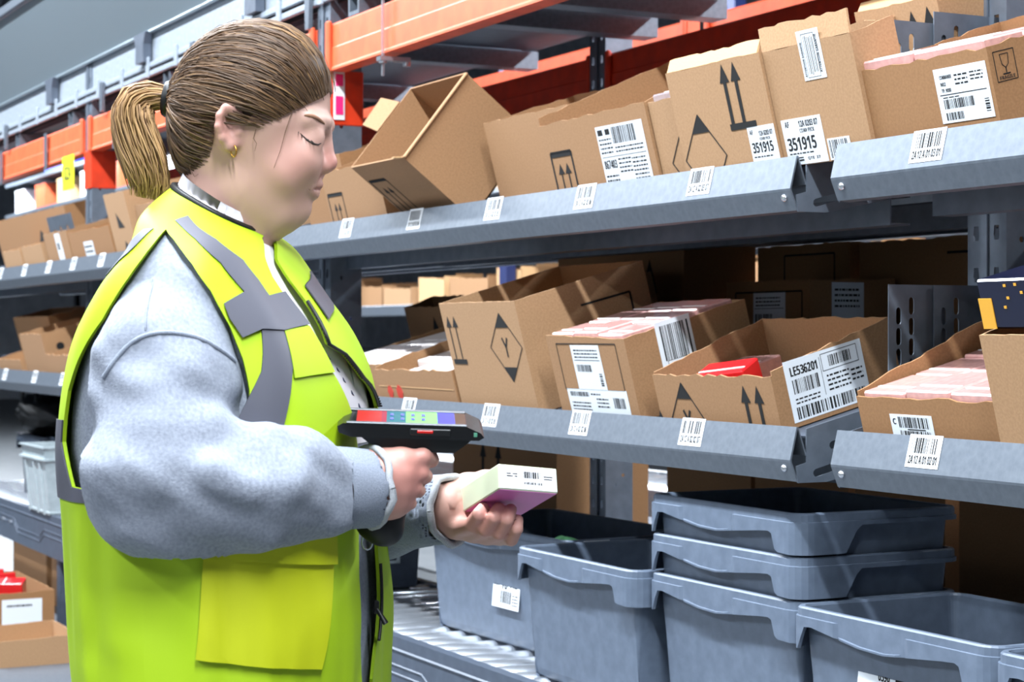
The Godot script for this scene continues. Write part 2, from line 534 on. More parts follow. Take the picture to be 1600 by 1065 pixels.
func tray_shelf(x0: float, x1: float, yt: float, label: String) -> Node3D:
	# tilted picking tray: folded galvanised front lip, sloping deck, side arms, rear support rails
	var t := thing("tray_shelf", label, "shelf", Vector3((x0 + x1) / 2, yt, -1.95), 0.0, "")
	var l := x1 - x0
	var b := mb()
	b.prism_x(PackedVector2Array([Vector2(-0.002, 0), Vector2(0.002, 0.0), Vector2(0.016, -0.057), Vector2(0.015, -0.061), Vector2(0.001, -0.095), Vector2(-0.02, -0.097), Vector2(-0.02, -0.094), Vector2(-0.001, -0.092), Vector2(0.0125, -0.060), Vector2(0.0128, -0.057), Vector2(-0.0005, -0.003), Vector2(-0.0165, -0.050), Vector2(-0.0195, -0.050)]), -l / 2, l / 2)
	b.done("front_lip", M.galv_bright, t)
	var ca := cos(TILT); var sa := sin(TILT)
	b = mb()
	b.xf = Transform3D(Basis(Vector3.RIGHT, TILT), Vector3(0, -0.0165, -0.022))
	b.box(Vector3(0, -0.002, -0.27), Vector3(l, 0.004, 0.54))
	for k in 5: b.box(Vector3(0, -0.012, -0.06 - 0.11 * k), Vector3(l, 0.018, 0.012))
	b.done("tray_deck", M.galv_dull, t)
	for s in [-1.0, 1.0]:
		b = mb()
		var holes := []
		for q in [[-0.115, -0.022, 0.10], [-0.095, -0.066, 0.13]]:
			var p := PackedVector2Array()
			for v in slot(0, 0, 0.014, q[2]): p.append(Vector2(q[0] - v.y * ca + v.x * sa, q[1] + v.y * sa + v.x * ca))
			holes.append(p)
		# plane: local x -> world z
		var arm := PackedVector2Array([Vector2(-0.018, -0.003), Vector2(-0.018, -0.062), Vector2(0.004, -0.068), Vector2(0.0, -0.097), Vector2(-0.06, -0.097), Vector2(-0.54, 0.0), Vector2(-0.54, 0.130), Vector2(-0.30, 0.068)])
		var pieces: Array = [arm]
		for h in holes:
			pass
		var at := Transform3D(Basis(Vector3(0, 0, 1), Vector3(0, 1, 0), Vector3(-1, 0, 0)), Vector3(s * (l / 2 - 0.003) + (0.0015 if s > 0 else -0.0015), 0, 0))
		var cutx := [-0.6, -0.098, 0.1]
		for i in 2:
			var strip := PackedVector2Array([Vector2(cutx[i], -0.2), Vector2(cutx[i + 1], -0.2), Vector2(cutx[i + 1], 0.2), Vector2(cutx[i], 0.2)])
			for piece in Geometry2D.intersect_polygons(arm, strip):
				var bits: Array = [piece]
				for h in holes:
					var nxt := []
					for q in bits: nxt.append_array(Geometry2D.clip_polygons(q, h))
					bits = nxt
				for q in bits: b.plate(q, 0.003, at)
		b.done("side_arm", M.galv, t)
		b = mb(); b.smooth(true)
		var c := Vector3(s * (l / 2 - 0.024), -0.072, 0.011)
		for rr in [[0.0, 0.0065], [0.003, 0.0060], [0.005, 0.004]]: pass
		b.tube([c, c + Vector3(0, 0, 0.003), c + Vector3(0, 0, 0.0055)], [0.0070, 0.0062, 0.003], 10)
		b.done("screw_head", M.steel_screw, t)
	for q in [[-0.20, -0.115, 0.05], [-0.55, -0.10, 0.05], [-0.985, -0.075, 0.07]]:
		b = mb()
		b.prism_x(PackedVector2Array([Vector2(q[0], q[1]), Vector2(q[0] - 0.045, q[1]), Vector2(q[0] - 0.045, q[1] + 0.004), Vector2(q[0] - 0.003, q[1] + 0.004), Vector2(q[0] - 0.003, q[1] + q[2]), Vector2(q[0] - 0.045, q[1] + q[2]), Vector2(q[0] - 0.045, q[1] + q[2] + 0.003), Vector2(q[0], q[1] + q[2] + 0.003)]), -l / 2, l / 2)
		b.done("support_rail", M.galv, t)
	b = mb(); b.box(Vector3(0, -0.045, -0.77), Vector3(l, 0.004, 0.44)); b.done("rear_deck", M.galv_dull, t)
	return t


func ticket(shelf: Node3D, x: float, text: String, faded := false) -> void:
	var lx: float = x - shelf.position.x
	var a := atan2(0.014, 0.057)
	var at := Transform3D(Basis(Vector3.RIGHT, -a), Vector3(lx - 0.04, -0.049, 0.0142))
	var cmds := [["bars", 0.008, 0.023, 0.064, 0.025, int(absf(x) * 100), 1.35], ["text", 0.006, 0.006, 0.068, text, 0.0135]]
	label_mesh("price_ticket", 0.08, 0.053, cmds, M.ticket, at, shelf)


func racks() -> void:
	var ups := [[-2.69, -2.32, "perforated grey rack upright at the right edge, between the shelf ends", false], [-5.385, -2.10, "perforated rack upright with orange sleeve behind the worker's face", true], [-8.14, -2.10, "perforated rack upright with orange sleeve beside the yellow sign", true], [-10.85, -2.10, "far perforated rack upright beyond the yellow sign", true]]
	for u in ups:
		upright(u[0], u[1], 1.0, 2.65, u[2], u[3])
	for u in [[-2.69, "rear perforated rack upright behind the right-hand shelves"], [-5.385, "rear perforated rack upright between the two rear orange beams"], [-8.14, "rear perforated rack upright behind the left-hand bay"]]:
		upright(u[0], -3.04, -0.1, 2.65, u[1], false)
	var zf := -2.095
	var bt := beam(-5.33, -2.74, 2.031, 2.171, zf, M.orange, "front orange rack beam over the main bay, running out at the top edge")
	var c := mb(); c.box(Vector3(-0.86, 0.065, 0.012), Vector3(0.008, 0.26, 0.006)); c.box(Vector3(-0.86, -0.018, -0.02), Vector3(0.03, 0.012, 0.09)); c.smooth(true); c.tube([Vector3(-0.86, -0.03, 0.012), Vector3(-0.86, -0.012, 0.012)], 0.012, 6); c.tube([Vector3(-0.86, -0.035, -0.06), Vector3(-0.86, -0.012, -0.06)], 0.012, 6); c.done("clamp_bolt", M.zinc, bt)
	bt = beam(-8.085, -5.44, 2.031, 2.171, zf, M.orange, "front orange rack beam of the next bay, behind the ponytail")
	for x in [0.40, 1.97]:
		c = mb(); c.box(Vector3(x - 1.3, 0.06, 0.013), Vector3(0.045, 0.17, 0.005)); c.done("beam_strap", M.galv_bright, bt)
	bt = beam(-10.8, -8.195, 2.031, 2.171, zf, M.orange, "farthest front orange rack beam, leaving at the left edge")
	for x in [1.0, 1.95]:
		c = mb(); c.box(Vector3(x - 1.3, 0.06, 0.013), Vector3(0.045, 0.17, 0.005)); c.done("beam_strap", M.galv_bright, bt)
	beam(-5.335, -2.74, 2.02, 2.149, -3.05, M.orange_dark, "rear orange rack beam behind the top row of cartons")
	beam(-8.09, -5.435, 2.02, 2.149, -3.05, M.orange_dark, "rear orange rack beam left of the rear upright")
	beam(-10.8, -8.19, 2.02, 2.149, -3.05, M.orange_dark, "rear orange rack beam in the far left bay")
	# storage level over the beams: crossbars and the dark panels they carry
	for q in [[-2.95, "wide steel crossbar at the top edge above the cartons"], [-4.05, "steel crossbar over the middle of the main bay"], [-4.76, "steel crossbar above the tipped carton"], [-5.15, "steel crossbar nearest the worker's forehead"], [-5.95, "steel crossbar over the bay behind the worker"], [-7.0, "steel crossbar above the ponytail"], [-8.45, "steel crossbar beside the yellow sign"], [-9.5, "steel crossbar at the far left"]]:
		var x: float = q[0]
		var t := thing("crossbar", q[1], "crossbar", Vector3(x, 2.173, -2.6))
		c = mb()
		c.prism_z(PackedVector2Array([Vector2(-0.04, 0), Vector2(0.04, 0), Vector2(0.04, 0.06), Vector2(0.03, 0.06), Vector2(0.03, 0.012), Vector2(-0.03, 0.012), Vector2(-0.03, 0.06), Vector2(-0.04, 0.06)]), -0.5, 0.5)
		c.done("channel", M.galv_bright, t)
	for q in [[-10.3, -8.6, "at the far left"], [-8.3, -7.1, "above the yellow sign"], [-6.9, -6.05, "above the ponytail"], [-5.85, -5.25, "above the worker's head"], [-5.05, -4.85, "narrow, beside the forehead"], [-4.65, -4.15, "above the tipped carton"], [-3.95, -3.1, "above the 867403 carton"]]:
		var t := thing("deck_panel", "dark steel deck panel resting on the orange beams, " + q[2], "deck panel", Vector3((q[0] + q[1]) / 2, 2.233, -2.6))
		c = mb(); c.box(Vector3(0, 0.01, -0.02), Vector3(q[1] - q[0] + 0.1, 0.02, 0.92)); c.done("panel", M.galv_dull, t)
	# picking trays
	var s := tray_shelf(-5.39, -2.748, 1.561, "upper galvanised picking shelf of the main bay with a row of cartons")
	for q in [[-4.813, "2A 12 A 02 02 05"], [-4.361, "2A 12 A 02 02 06"], [-3.921, "2A 12 A 02 03 05"], [-3.492, "2A 12 A 02 03 06"], [-3.049, "2A 12 A 02 03 07"]]: ticket(s, q[0], q[1])
	s = tray_shelf(-2.631, -0.6, 1.570, "upper galvanised picking shelf at the right edge, under the fragile carton")
	ticket(s, -2.388, "2A 12 A 01 03 01")
	s = tray_shelf(-5.39, -2.748, 1.090, "middle galvanised picking shelf of the main bay, behind the scanner")
	for q in [[-4.40, "2A 12 A 02 02 04"], [-3.937, "2A 12 A 02 02 05"], [-3.514, "2A 12 A 02 02 06"], [-3.078, "2A 12 A 02 02 07"]]: ticket(s, q[0], q[1])
	s = tray_shelf(-2.631, -0.6, 1.090, "middle galvanised picking shelf at the right edge, above the stacked totes")
	ticket(s, -2.397, "2A 12 A 01 02 01")
	s = tray_shelf(-10.3, -5.42, 1.563, "upper galvanised picking shelf of the far bay, behind the worker's back")
	for q in [-9.146, -8.649, -8.194, -7.769, -7.332]: ticket(s, q, "2A 12 A 03 03 0%d" % int(q + 10))
	s = tray_shelf(-10.3, -5.42, 1.090, "middle galvanised picking shelf of the far bay, left of the worker's sleeve")
	for q in [-9.05, -8.45, -7.95]: ticket(s, q, "2A 12 A 03 02 0%d" % int(q + 10))
	# perforated side plates between the bays
	for q in [[1.80, "upper perforated steel divider plate beside the fragile carton"], [1.338, "lower perforated steel divider plate behind the right carton"]]:
		for r in [[-2.69, -2.10, -2.225, 0.0], [-2.684, -2.195, -2.36, 0.02]]:
			var nm: String = q[1] + (", rear half" if r[3] == 0.0 else ", front half with round holes")
			var t := thing("divider_plate", nm, "divider", Vector3(r[0], q[0] + (0.0 if q[0] < 1.5 else r[3]), 0))
			c = mb()
			var at := Transform3D(Basis(Vector3(0, 0, 1), Vector3(0, 1, 0), Vector3(-1, 0, 0)), Vector3.ZERO)
			var z0: float = r[2]
			var w: float = r[1] - r[2]
			var hs := []
			for k in 4:
				hs.append(slot(r[1] - 0.022, -0.055 - 0.036 * k, 0.011, 0.031))
				hs.append(slot(r[1] - 0.05, -0.037 - 0.036 * k, 0.011, 0.031))
			if r[3] != 0.0:
				hs.append(ngon(Vector2(r[1] - 0.117, -0.030), 0.007, 10)); hs.append(ngon(Vector2(r[1] - 0.138, -0.032), 0.007, 10))
			c.slotted(Rect2(z0, -0.26, w, 0.26), hs, 0.002, at)
			c.done("plate", M.galv, t)
	# far bay divider
	var t3 := thing("divider_plate", "small slotted steel divider plate between the far left cartons", "divider", Vector3(-8.0, 1.51, -2.05))
	c = mb(); c.xf = Transform3D(Basis(Vector3.RIGHT, TILT), Vector3.ZERO)
	c.slotted(Rect2(-0.42, 0.0, 0.42, 0.26), [slot(-0.33, 0.16, 0.03, 0.09), slot(-0.22, 0.17, 0.03, 0.09), slot(-0.1, 0.17, 0.03, 0.09)], 0.003)
	c.done("plate", M.galv, t3)
	# signs
	var sg := thing("aisle_sign", "yellow aisle sign hanging at the rack upright on the far left", "sign", Vector3(-8.50, 1.886, -2.075))
	c = mb(); c.plate(PackedVector2Array([Vector2(0, 0), Vector2(0.2, 0), Vector2(0.2, 0.15), Vector2(0, 0.15)]), 0.003); c.done("sign_board", M.sign_yellow, sg)
	label_mesh("sign_lettering", 0.12, 0.06, [["text", 0.0, 0.0, 0.12, "02A", 0.06]], M.sign_yellow, Transform3D(Basis(), Vector3(0.04, 0.045, 0.001)), sg)
	sg = thing("rack_notice", "small pink and white notice on the orange upright by the worker's forehead", "notice", Vector3(-5.325, 1.892, -2.125))
	sg.rotation.y = PI / 2
	c = mb(); c.box(Vector3(0.0, 0.07, 0), Vector3(0.034, 0.145, 0.004)); c.done("white_card", M.white_paint, sg)
	c = mb(); c.box(Vector3(0.0, 0.04, 0.003), Vector3(0.024, 0.055, 0.002)); c.done("pink_print", M.pink, sg)
	c = mb(); c.box(Vector3(0.0, 0.115, 0.003), Vector3(0.024, 0.035, 0.002)); c.done("pink_print", M.pink, sg)


# ---------- conveyors ----------
func conveyor(x0: float, x1: float, y: float, z0: float, z1: float, pitch: float, label: String, m: Material) -> Node3D:
	var t := thing("roller_conveyor", label, "conveyor", Vector3((x0 + x1) / 2, -0.1, (z0 + z1) / 2))
	var l := x1 - x0
	var hw := (z0 - z1) / 2
	var yy := y + 0.1
	for s in [1.0, -1.0]:
		var b := mb()
		b.prism_x(PackedVector2Array([Vector2(s * hw, yy - 0.17), Vector2(s * hw, yy + 0.006), Vector2(s * (hw - 0.03), yy + 0.006), Vector2(s * (hw - 0.03), yy + 0.002), Vector2(s * (hw - 0.004), yy + 0.002), Vector2(s * (hw - 0.004), yy - 0.17)]), -l / 2, l / 2)
		b.prism_x(PackedVector2Array([Vector2(s * hw, yy - 0.022), Vector2(s * (hw + 0.004), yy - 0.026), Vector2(s * hw, yy - 0.03)]), -l / 2, l / 2)
		b.done("side_frame", m, t)
		if s > 0:
			b = mb()
			var k := 0
			while k * 0.9 < l:
				var bx := -l / 2 + k * 0.9
				for off in [0.0, 0.022]:
					var pth := [Vector3(bx, yy - 0.10 - off, hw), Vector3(bx + 0.12, yy - 0.10 - off, hw), Vector3(bx + 0.20, yy - 0.065 - off, hw), Vector3(bx + 0.52, yy - 0.065 - off, hw), Vector3(bx + 0.60, yy - 0.10 - off, hw), Vector3(bx + 0.9, yy - 0.10 - off, hw)]
					b.tube(pth, 0.003, 4)
				k += 1
			b.done("embossed_bead", m, t)
	var n := int(l / pitch)
	var rm: Mesh
	for k in n:
		var o: MeshInstance3D
		if rm == null:
			var b := mb(); b.smooth(true)
			b.tube([Vector3(0, 0, hw - 0.012), Vector3(0, 0, hw - 0.016), Vector3(0, 0, -hw + 0.016), Vector3(0, 0, -hw + 0.012)], [0.02, 0.024, 0.024, 0.02], 14)
			b.tube([Vector3(0, 0, hw - 0.001), Vector3(0, 0, -hw + 0.001)], 0.007, 6)
			o = b.done("roller", M.zinc, t)
			rm = o.mesh
		else:
			o = MeshInstance3D.new(); o.name = "roller"; o.mesh = rm; t.add_child(o, true)
		o.position = Vector3(-l / 2 + pitch * (k + 0.5), yy - 0.02, 0)
	for x in range(int(ceil(x0 / 2.7)), int(floor(x1 / 2.7)) + 1):
		for s in [-1.0, 1.0]:
			var b := mb(); b.box(Vector3(x * 2.7 + 0.1 - t.position.x, (yy - 0.17) / 2, s * (hw - 0.03)), Vector3(0.05, yy - 0.17, 0.04), 0.004); b.done("leg", m, t)
	return t


func conveyors() -> void:
	var t := conveyor(-10.2, -1.4, 0.485, -1.925, -2.46, 0.0875, "grey roller conveyor under the shelves carrying the plastic totes", M.frame)
	for x in [-8.99, -8.85, -4.9, -4.2]:
		var b := mb(); b.smooth(true); b.tube([Vector3(x - t.position.x, 0.50, 0.2675), Vector3(x - t.position.x, 0.50, 0.275)], 0.008, 8); b.done("frame_bolt", M.steel_screw, t)
	# bottom shelf below the far bay
	var s := thing("bottom_shelf", "low galvanised bottom shelf at the lower left corner under the conveyor", "shelf", Vector3(-8.0, -0.1, -1.55))
	var b := mb()
	b.prism_x(PackedVector2Array([Vector2(0.12, 0.14), Vector2(0.13, 0.09), Vector2(0.12, 0.0), Vector2(0.10, 0.0), Vector2(0.10, 0.10), Vector2(-1.2, 0.10), Vector2(-1.2, 0.115), Vector2(0.105, 0.115)]), -2.2, 3.4)
	b.done("lip_and_deck", M.galv_bright, s)
	for x in [-0.75, -0.45]:
		label_mesh("price_ticket", 0.08, 0.04, [["bars", 0.01, 0.012, 0.06, 0.02, 5]], M.ticket, Transform3D(Basis(Vector3.RIGHT, -0.2), Vector3(x, 0.092, 0.131)), s)


# ---------- totes ----------
func tote(L: float, W: float, H: float, m: Material, label: String, at: Vector3, group := "", turn := 0.0, lid_rows := true) -> Node3D:
	# tapered plastic tote: L along x, W along z, rim band with corner lugs and a wavy grip on the long sides
	var t := thing("plastic_tote", label, "tote", at, turn, group)
	var o1 := 0.0
	var o2 := 0.0035
	var r := 0.035
	var pts := []      # [position on rim rectangle, outward normal, side, distance 0..1 along that side]
	var hx := L / 2; var hz := W / 2
	var sides := [[Vector3(-1, 0, 0) * (hx - r) + Vector3(0, 0, hz), Vector3(1, 0, 0), L - 2 * r, Vector3(0, 0, 1)], [Vector3(hx, 0, hz - r), Vector3(0, 0, -1), W - 2 * r, Vector3(1, 0, 0)], [Vector3(hx - r, 0, -hz), Vector3(-1, 0, 0), L - 2 * r, Vector3(0, 0, -1)], [Vector3(-hx, 0, -hz + r), Vector3(0, 0, 1), W - 2 * r, Vector3(-1, 0, 0)]]
	for i in 4:
		var sd: Array = sides[i]
		var n := 44 if i % 2 == 0 else 26
		for k in n + 1:
			pts.append([sd[0] + sd[1] * (sd[2] * k / n), sd[3], i, (r + sd[2] * k / n) / (sd[2] + 2 * r)])
		var nx: Vector3 = sides[(i + 1) % 4][3]
		var cc: Vector3 = sd[0] + sd[1] * sd[2] - sd[3] * r
		for k in range(1, 5):
			var a := PI / 2 * k / 5.0
			var nn: Vector3 = (sd[3] * cos(a) + nx * sin(a)).normalized()
			pts.append([cc + nn * r, nn, i, 1.0])
	var outer := []
	var b := mb(); b.smooth(false)
	var n := pts.size()
	var rows := []
	for p in pts:
		var q: float = p[3]
		var d := 0.024
		var oo := o2
		var bead := 0.0
		if p[2] % 2 == 0:
			if p[2] == 2: q = 1.0 - q
			d = lug(q) if p[2] == 0 else 0.024
			if p[2] == 2 and (q > 0.97 or q < 0.03): d = 0.024
			if q > 0.26 and q < 0.60: oo = o1
			if q > 0.27 and q < 0.56: bead = 0.004
		else:
			var e: float = q if p[2] == 1 else 1.0 - q
			d = 0.074 if e < 0.28 else lerpf(0.074, 0.024, clampf((e - 0.28) / 0.08, 0, 1))
		var P: Vector3 = p[0]; var N: Vector3 = p[1]
		rows.append([P - N * 0.014 + Vector3(0, H - 0.004, 0), P - N * 0.012 + Vector3(0, H, 0), P - N * 0.003 + Vector3(0, H, 0), P + Vector3(0, H - 0.003, 0), P + Vector3(0, H - 0.0155, 0) + N * o1, P + N * oo + Vector3(0, H - 0.0165, 0), P + N * oo + Vector3(0, H - d + 0.004, 0), P + N * (oo + bead) + Vector3(0, H - d + 0.003, 0), P + N * (oo + bead) + Vector3(0, H - d, 0), P - N * 0.003 + Vector3(0, H - d, 0), P - N * 0.003 + Vector3(0, H - 0.012, 0)])
	for i in n:
		var A: Array = rows[i]; var B: Array = rows[(i + 1) % n]
		for k in A.size() - 1:
			b.quad(A[k + 1], B[k + 1], B[k], A[k])
	b.done("rim", m, t)
	# body: outer and inner wall, floor
	b = mb()
	var body := []
	for p in pts:
		var P: Vector3 = p[0]; var N: Vector3 = p[1]
		var k0 := 0.014; var k1 := 0.040
		body.append([P - N * k0 + Vector3(0, H - 0.004, 0), P - N * 0.017 + Vector3(0, H - 0.012, 0), P - N * (k1 - 0.003) + Vector3(0, 0.02, 0), P - N * k1 + Vector3(0, 0.006, 0), P - N * (k1 + 0.006) + Vector3(0, 0.0, 0)])
	for i in n:
		var A: Array = body[i]; var B: Array = body[(i + 1) % n]
		b.quad(A[2], B[2], B[1], A[1])
		b.quad(A[3], B[3], B[2], A[2]); b.quad(A[4], B[4], B[3], A[3])
		b.quad(A[0], B[0], B[2] - pts[(i + 1) % n][1] * 0.003, A[2] - pts[i][1] * 0.003)
		b.tri(Vector3(0, 0, 0), B[4], A[4])
		b.tri(Vector3(0, 0.008, 0), A[3] + Vector3(0, 0.004, 0), B[3] + Vector3(0, 0.004, 0))
	b.done("body", m, t)
	return t


func lug(q: float) -> float:
	# depth of the skirt below the rim along a long side
	var K := [[0.0, 0.066], [0.055, 0.066], [0.085, 0.034], [0.12, 0.032], [0.26, 0.042], [0.38, 0.050], [0.5, 0.052], [0.60, 0.047], [0.78, 0.038], [0.845, 0.036], [0.865, 0.045], [0.875, 0.072], [1.0, 0.074]]
	for i in K.size() - 1:
		if q <= K[i + 1][0]:
			return lerpf(K[i][1], K[i + 1][1], (q - K[i][0]) / (K[i + 1][0] - K[i][0]))
	return 0.074


func totes() -> void:
	var y := 0.489
	tote(0.525, 0.372, 0.288, M.tote, "grey plastic tote on the conveyor just left of the tote stack, grip rim facing out", Vector3(-3.58, y, -2.14))
	var st := tote(0.515, 0.372, 0.288, M.tote, "bottom grey tote of the stack of three under the right shelf", Vector3(-3.055, y, -2.17), "stack of nested grey totes")
	var mid := tote(0.515, 0.372, 0.288, M.tote, "middle grey tote of the stack of three under the right shelf", Vector3(-3.055, y + 0.078, -2.17), "stack of nested grey totes")
	var top := tote(0.515, 0.372, 0.288, M.tote, "topmost grey tote of the stack of three, its empty inside showing", Vector3(-3.055, y + 0.156, -2.17), "stack of nested grey totes")
	var fr := tote(0.53, 0.372, 0.288, M.tote, "grey plastic tote at the lower right corner with a cut-off white label", Vector3(-2.525, y, -2.15))
	label_mesh("tote_label", 0.15, 0.06, [["rect", 0.10, 0.005, 0.045, 0.05], ["text", 0.055, 0.032, 0.03, "0390", 0.016], ["lines", 0.01, 0.01, 0.08, 0.015, 2, 4]], M.paper, Transform3D(Basis(Vector3.RIGHT, -0.09), Vector3(-0.10, 0.155, 0.166)), fr)
	tote(0.53, 0.372, 0.288, M.tote, "grey plastic tote only whose corner shows at the right edge", Vector3(-1.98, y, -2.13))
	var big := tote(0.74, 0.40, 0.288, M.tote, "grey tote behind the held box, with the white label reading 10", Vector3(-4.25, y, -2.285), "", 0.035)
	label_mesh("tote_label", 0.135, 0.082, [["text", 0.042, 0.046, 0.03, "10", 0.024], ["text", 0.085, 0.052, 0.036, "04..2", 0.014], ["lines", 0.004, 0.05, 0.03, 0.022, 2, 3], ["bars", 0.04, 0.012, 0.055, 0.03, 9], ["lines", 0.1, 0.008, 0.03, 0.03, 4, 8]], M.paper, Transform3D(Basis(Vector3.RIGHT, -0.09), Vector3(-0.02, 0.092, 0.177)), big)
	label_mesh("rim_label", 0.07, 0.02, [["lines", 0.005, 0.004, 0.06, 0.012, 2, 3]], M.paper, Transform3D(Basis(Vector3.UP, PI / 2), Vector3(0.375, 0.266, 0.15)), big)
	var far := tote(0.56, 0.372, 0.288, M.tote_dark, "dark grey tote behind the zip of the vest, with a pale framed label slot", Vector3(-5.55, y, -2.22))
	var b := mb(); b.xf = Transform3D(Basis(Vector3.UP, PI / 2), Vector3(0.252, 0.135, 0.0)); b.box(Vector3(0, 0.055, 0), Vector3(0.17, 0.008, 0.006)); b.box(Vector3(0, -0.055, 0), Vector3(0.17, 0.008, 0.006)); b.box(Vector3(0.085, 0, 0), Vector3(0.008, 0.118, 0.006)); b.box(Vector3(-0.085, 0, 0), Vector3(0.008, 0.118, 0.006)); b.done("label_frame", M.tote_pale, far)
	# far left
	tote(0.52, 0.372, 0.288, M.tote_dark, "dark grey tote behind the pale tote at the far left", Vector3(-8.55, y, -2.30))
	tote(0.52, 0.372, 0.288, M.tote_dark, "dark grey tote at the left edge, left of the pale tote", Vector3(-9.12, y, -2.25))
	var pale := thing("pale_tote", "small pale grey tote with ribs on the conveyor at the far left", "tote", Vector3(-8.27, y, -2.02))
	pale_tote(pale)
	tag_green()


func pale_tote(t: Node3D) -> void:
	var b := mb()
	var H := 0.29; var hx := 0.21; var hz := 0.13
	var tp := 0.03
	var c := []
	for q in [[0.0, tp], [0.02, tp - 0.002], [H - 0.06, 0.006], [H - 0.058, -0.008], [H - 0.05, -0.008], [H - 0.048, 0.004], [H - 0.008, 0.0], [H - 0.006, -0.010], [H, -0.010], [H, 0.008], [0.012, tp + 0.008]]:
		c.append([Vector3(-hx + q[1], q[0], hz - q[1]), Vector3(hx - q[1], q[0], hz - q[1]), Vector3(hx - q[1], q[0], -hz + q[1]), Vector3(-hx + q[1], q[0], -hz + q[1])])
	for i in c.size() - 1:
		for k in 4:
			b.quad(c[i][k], c[i][(k + 1) % 4], c[i + 1][(k + 1) % 4], c[i + 1][k])
	b.quad(c[0][3], c[0][2], c[0][1], c[0][0])
	b.quad(c[10][0], c[10][1], c[10][2], c[10][3])
	b.done("body", M.tote_pale, t)
	for s in [[-0.13, 0.0], [0.02, 0.0], [0.13, 0.0]]:
		b = mb(); b.xf = Transform3D(Basis(Vector3.RIGHT, 0.10), Vector3(s[0], 0.11, hz - 0.014)); b.box(Vector3.ZERO, Vector3(0.012, 0.22, 0.014), 0.002); b.done("rib", M.tote_pale, t)
	b = mb(); b.box(Vector3(0, -0.004 + 0.014, 0), Vector3(2 * hx - 0.05, 0.012, 2 * hz - 0.05), 0.003); b.done("foot_rim", M.tote_pale, t)


func tag_green() -> void:
	var t := thing("plastic_bag", "green tinted crumpled plastic bag in the tote under the left hand", "bag", Vector3(-3.98, 0.70, -2.16))
	var b := mb(); b.smooth(true)
	rng.seed = 77
	blob(b, Vector3(0, 0.025, 0), Vector3(0.07, 0.05, 0.05), 0.25, 5)
	b.done("film", flat(Color(0.45, 0.72, 0.5), 0.3), t)


func blob(b: MB, c: Vector3, r: Vector3, amp: float, sd: int, nu := 20, nv := 12) -> void:
	var nz := FastNoiseLite.new(); nz.seed = sd; nz.frequency = 1.2
	var P := []
	for j in nv + 1:
		var row := []
		for i in nu + 1:
			var a := TAU * (i % nu) / nu; var e := PI * j / nv - PI / 2
			var d := Vector3(cos(e) * cos(a), sin(e), cos(e) * sin(a))
			row.append(c + d * r * (1.0 + amp * nz.get_noise_3dv(d * 1.5)))
		P.append(row)
	for j in nv:
		for i in nu:
			b.quad(P[j][i], P[j + 1][i], P[j + 1][i + 1], P[j][i + 1])


# ---------- cartons ----------
func ragged(a: Vector2, c: Vector2, amp: float, sd: int) -> PackedVector2Array:
	# torn cardboard edge from a to c (both ends kept)
	rng.seed = sd
	var p := PackedVector2Array([a])
	var n := int(maxf(2.0, a.distance_to(c) / 0.022))
	for k in range(1, n):
		p.append(a.lerp(c, (k + rng.randf_range(-0.3, 0.3)) / n) + Vector2(0, rng.randf_range(-amp, amp)))
	p.append(c)
	return p


func carton(label: String, x0: float, x1: float, y0: float, d: float, D: float, hf: float, hb: float, o := {}) -> Node3D:
	# open cardboard carton on a tilted tray: local x along the aisle, y up, front face at z = 0, back at z = -D
	var tilt: float = o.get("tilt", TILT)
	var z0: float = o.get("z", -1.985)
	var t := thing("cardboard_carton", label, "carton", Vector3((x0 + x1) / 2, y0 + d * sin(tilt), z0 - d * cos(tilt)), 0.0, o.get("group", ""))
	t.basis = Basis(Vector3.UP, o.get("yaw", 0.0)) * Basis(Vector3.RIGHT, tilt)
	var w := x1 - x0
	var m: Material = o.get("m", M.card)
	var sd := int(absf(x0) * 1000) + int(y0 * 77)
	var th := 0.004
	var amp: float = o.get("rag", 0.0022)
	var hl: float = o.get("hl", hf)      # heights at the front end of the side walls
	var hr: float = o.get("hr", hf)
	var lift := 0.044 if tilt > 0.0 else 0.0      # the tray deck lies this far above the reference line behind the lip
	t.set_meta("lift", lift)
	var b := mb()
	b.plate(wall(-w / 2, w / 2, o.get("fl", hf), hf, amp, sd, lift), th)
	b.done("front_panel", m, t)
	b = mb()
	b.plate(wall(-w / 2, w / 2, hb, o.get("br", hb), amp, sd + 1, lift), th, Transform3D(Basis(), Vector3(0, 0, -D + th)))
	b.done("back_panel", m, t)
	for s in [-1.0, 1.0]:
		b = mb()
		var at := Transform3D(Basis(Vector3(0, 0, 1), Vector3(0, 1, 0), Vector3(-1, 0, 0)), Vector3(s * w / 2 - (0.0 if s < 0 else th), 0, 0))
		b.plate(wall(-D + th, -th, hb, hl if s < 0 else hr, amp, sd + 2 + int(s), lift), th, at)
		b.done("side_panel", m, t)
	b = mb(); b.box(Vector3(0, lift + 0.003, -D / 2), Vector3(w - 0.01, 0.005, D - 0.01)); b.done("base_panel", m, t)
	return t


func wall(a: float, c: float, ha: float, hc: float, amp: float, sd: int, lift := 0.0) -> PackedVector2Array:
	var p := PackedVector2Array([Vector2(a, lift), Vector2(c, lift)])
	p.append_array(ragged(Vector2(c, hc), Vector2(a, ha), amp, sd))
	return p


func flap(t: Node3D, x0: float, x1: float, h: float, len: float, ang: float, m: Material, sd := 1) -> void:
	# a top flap hinged on the front wall at height h, ang measured from straight up, positive folds outwards
	var b := mb()
	b.xf = Transform3D(Basis(Vector3.RIGHT, ang), Vector3(0, h, 0))
	var p := PackedVector2Array([Vector2(x0, 0), Vector2(x1, 0)])
	p.append_array(ragged(Vector2(x1 - 0.01, len), Vector2(x0 - 0.012, len), 0.003, sd))
	b.plate(p, 0.004)
	b.done("flap", m, t)


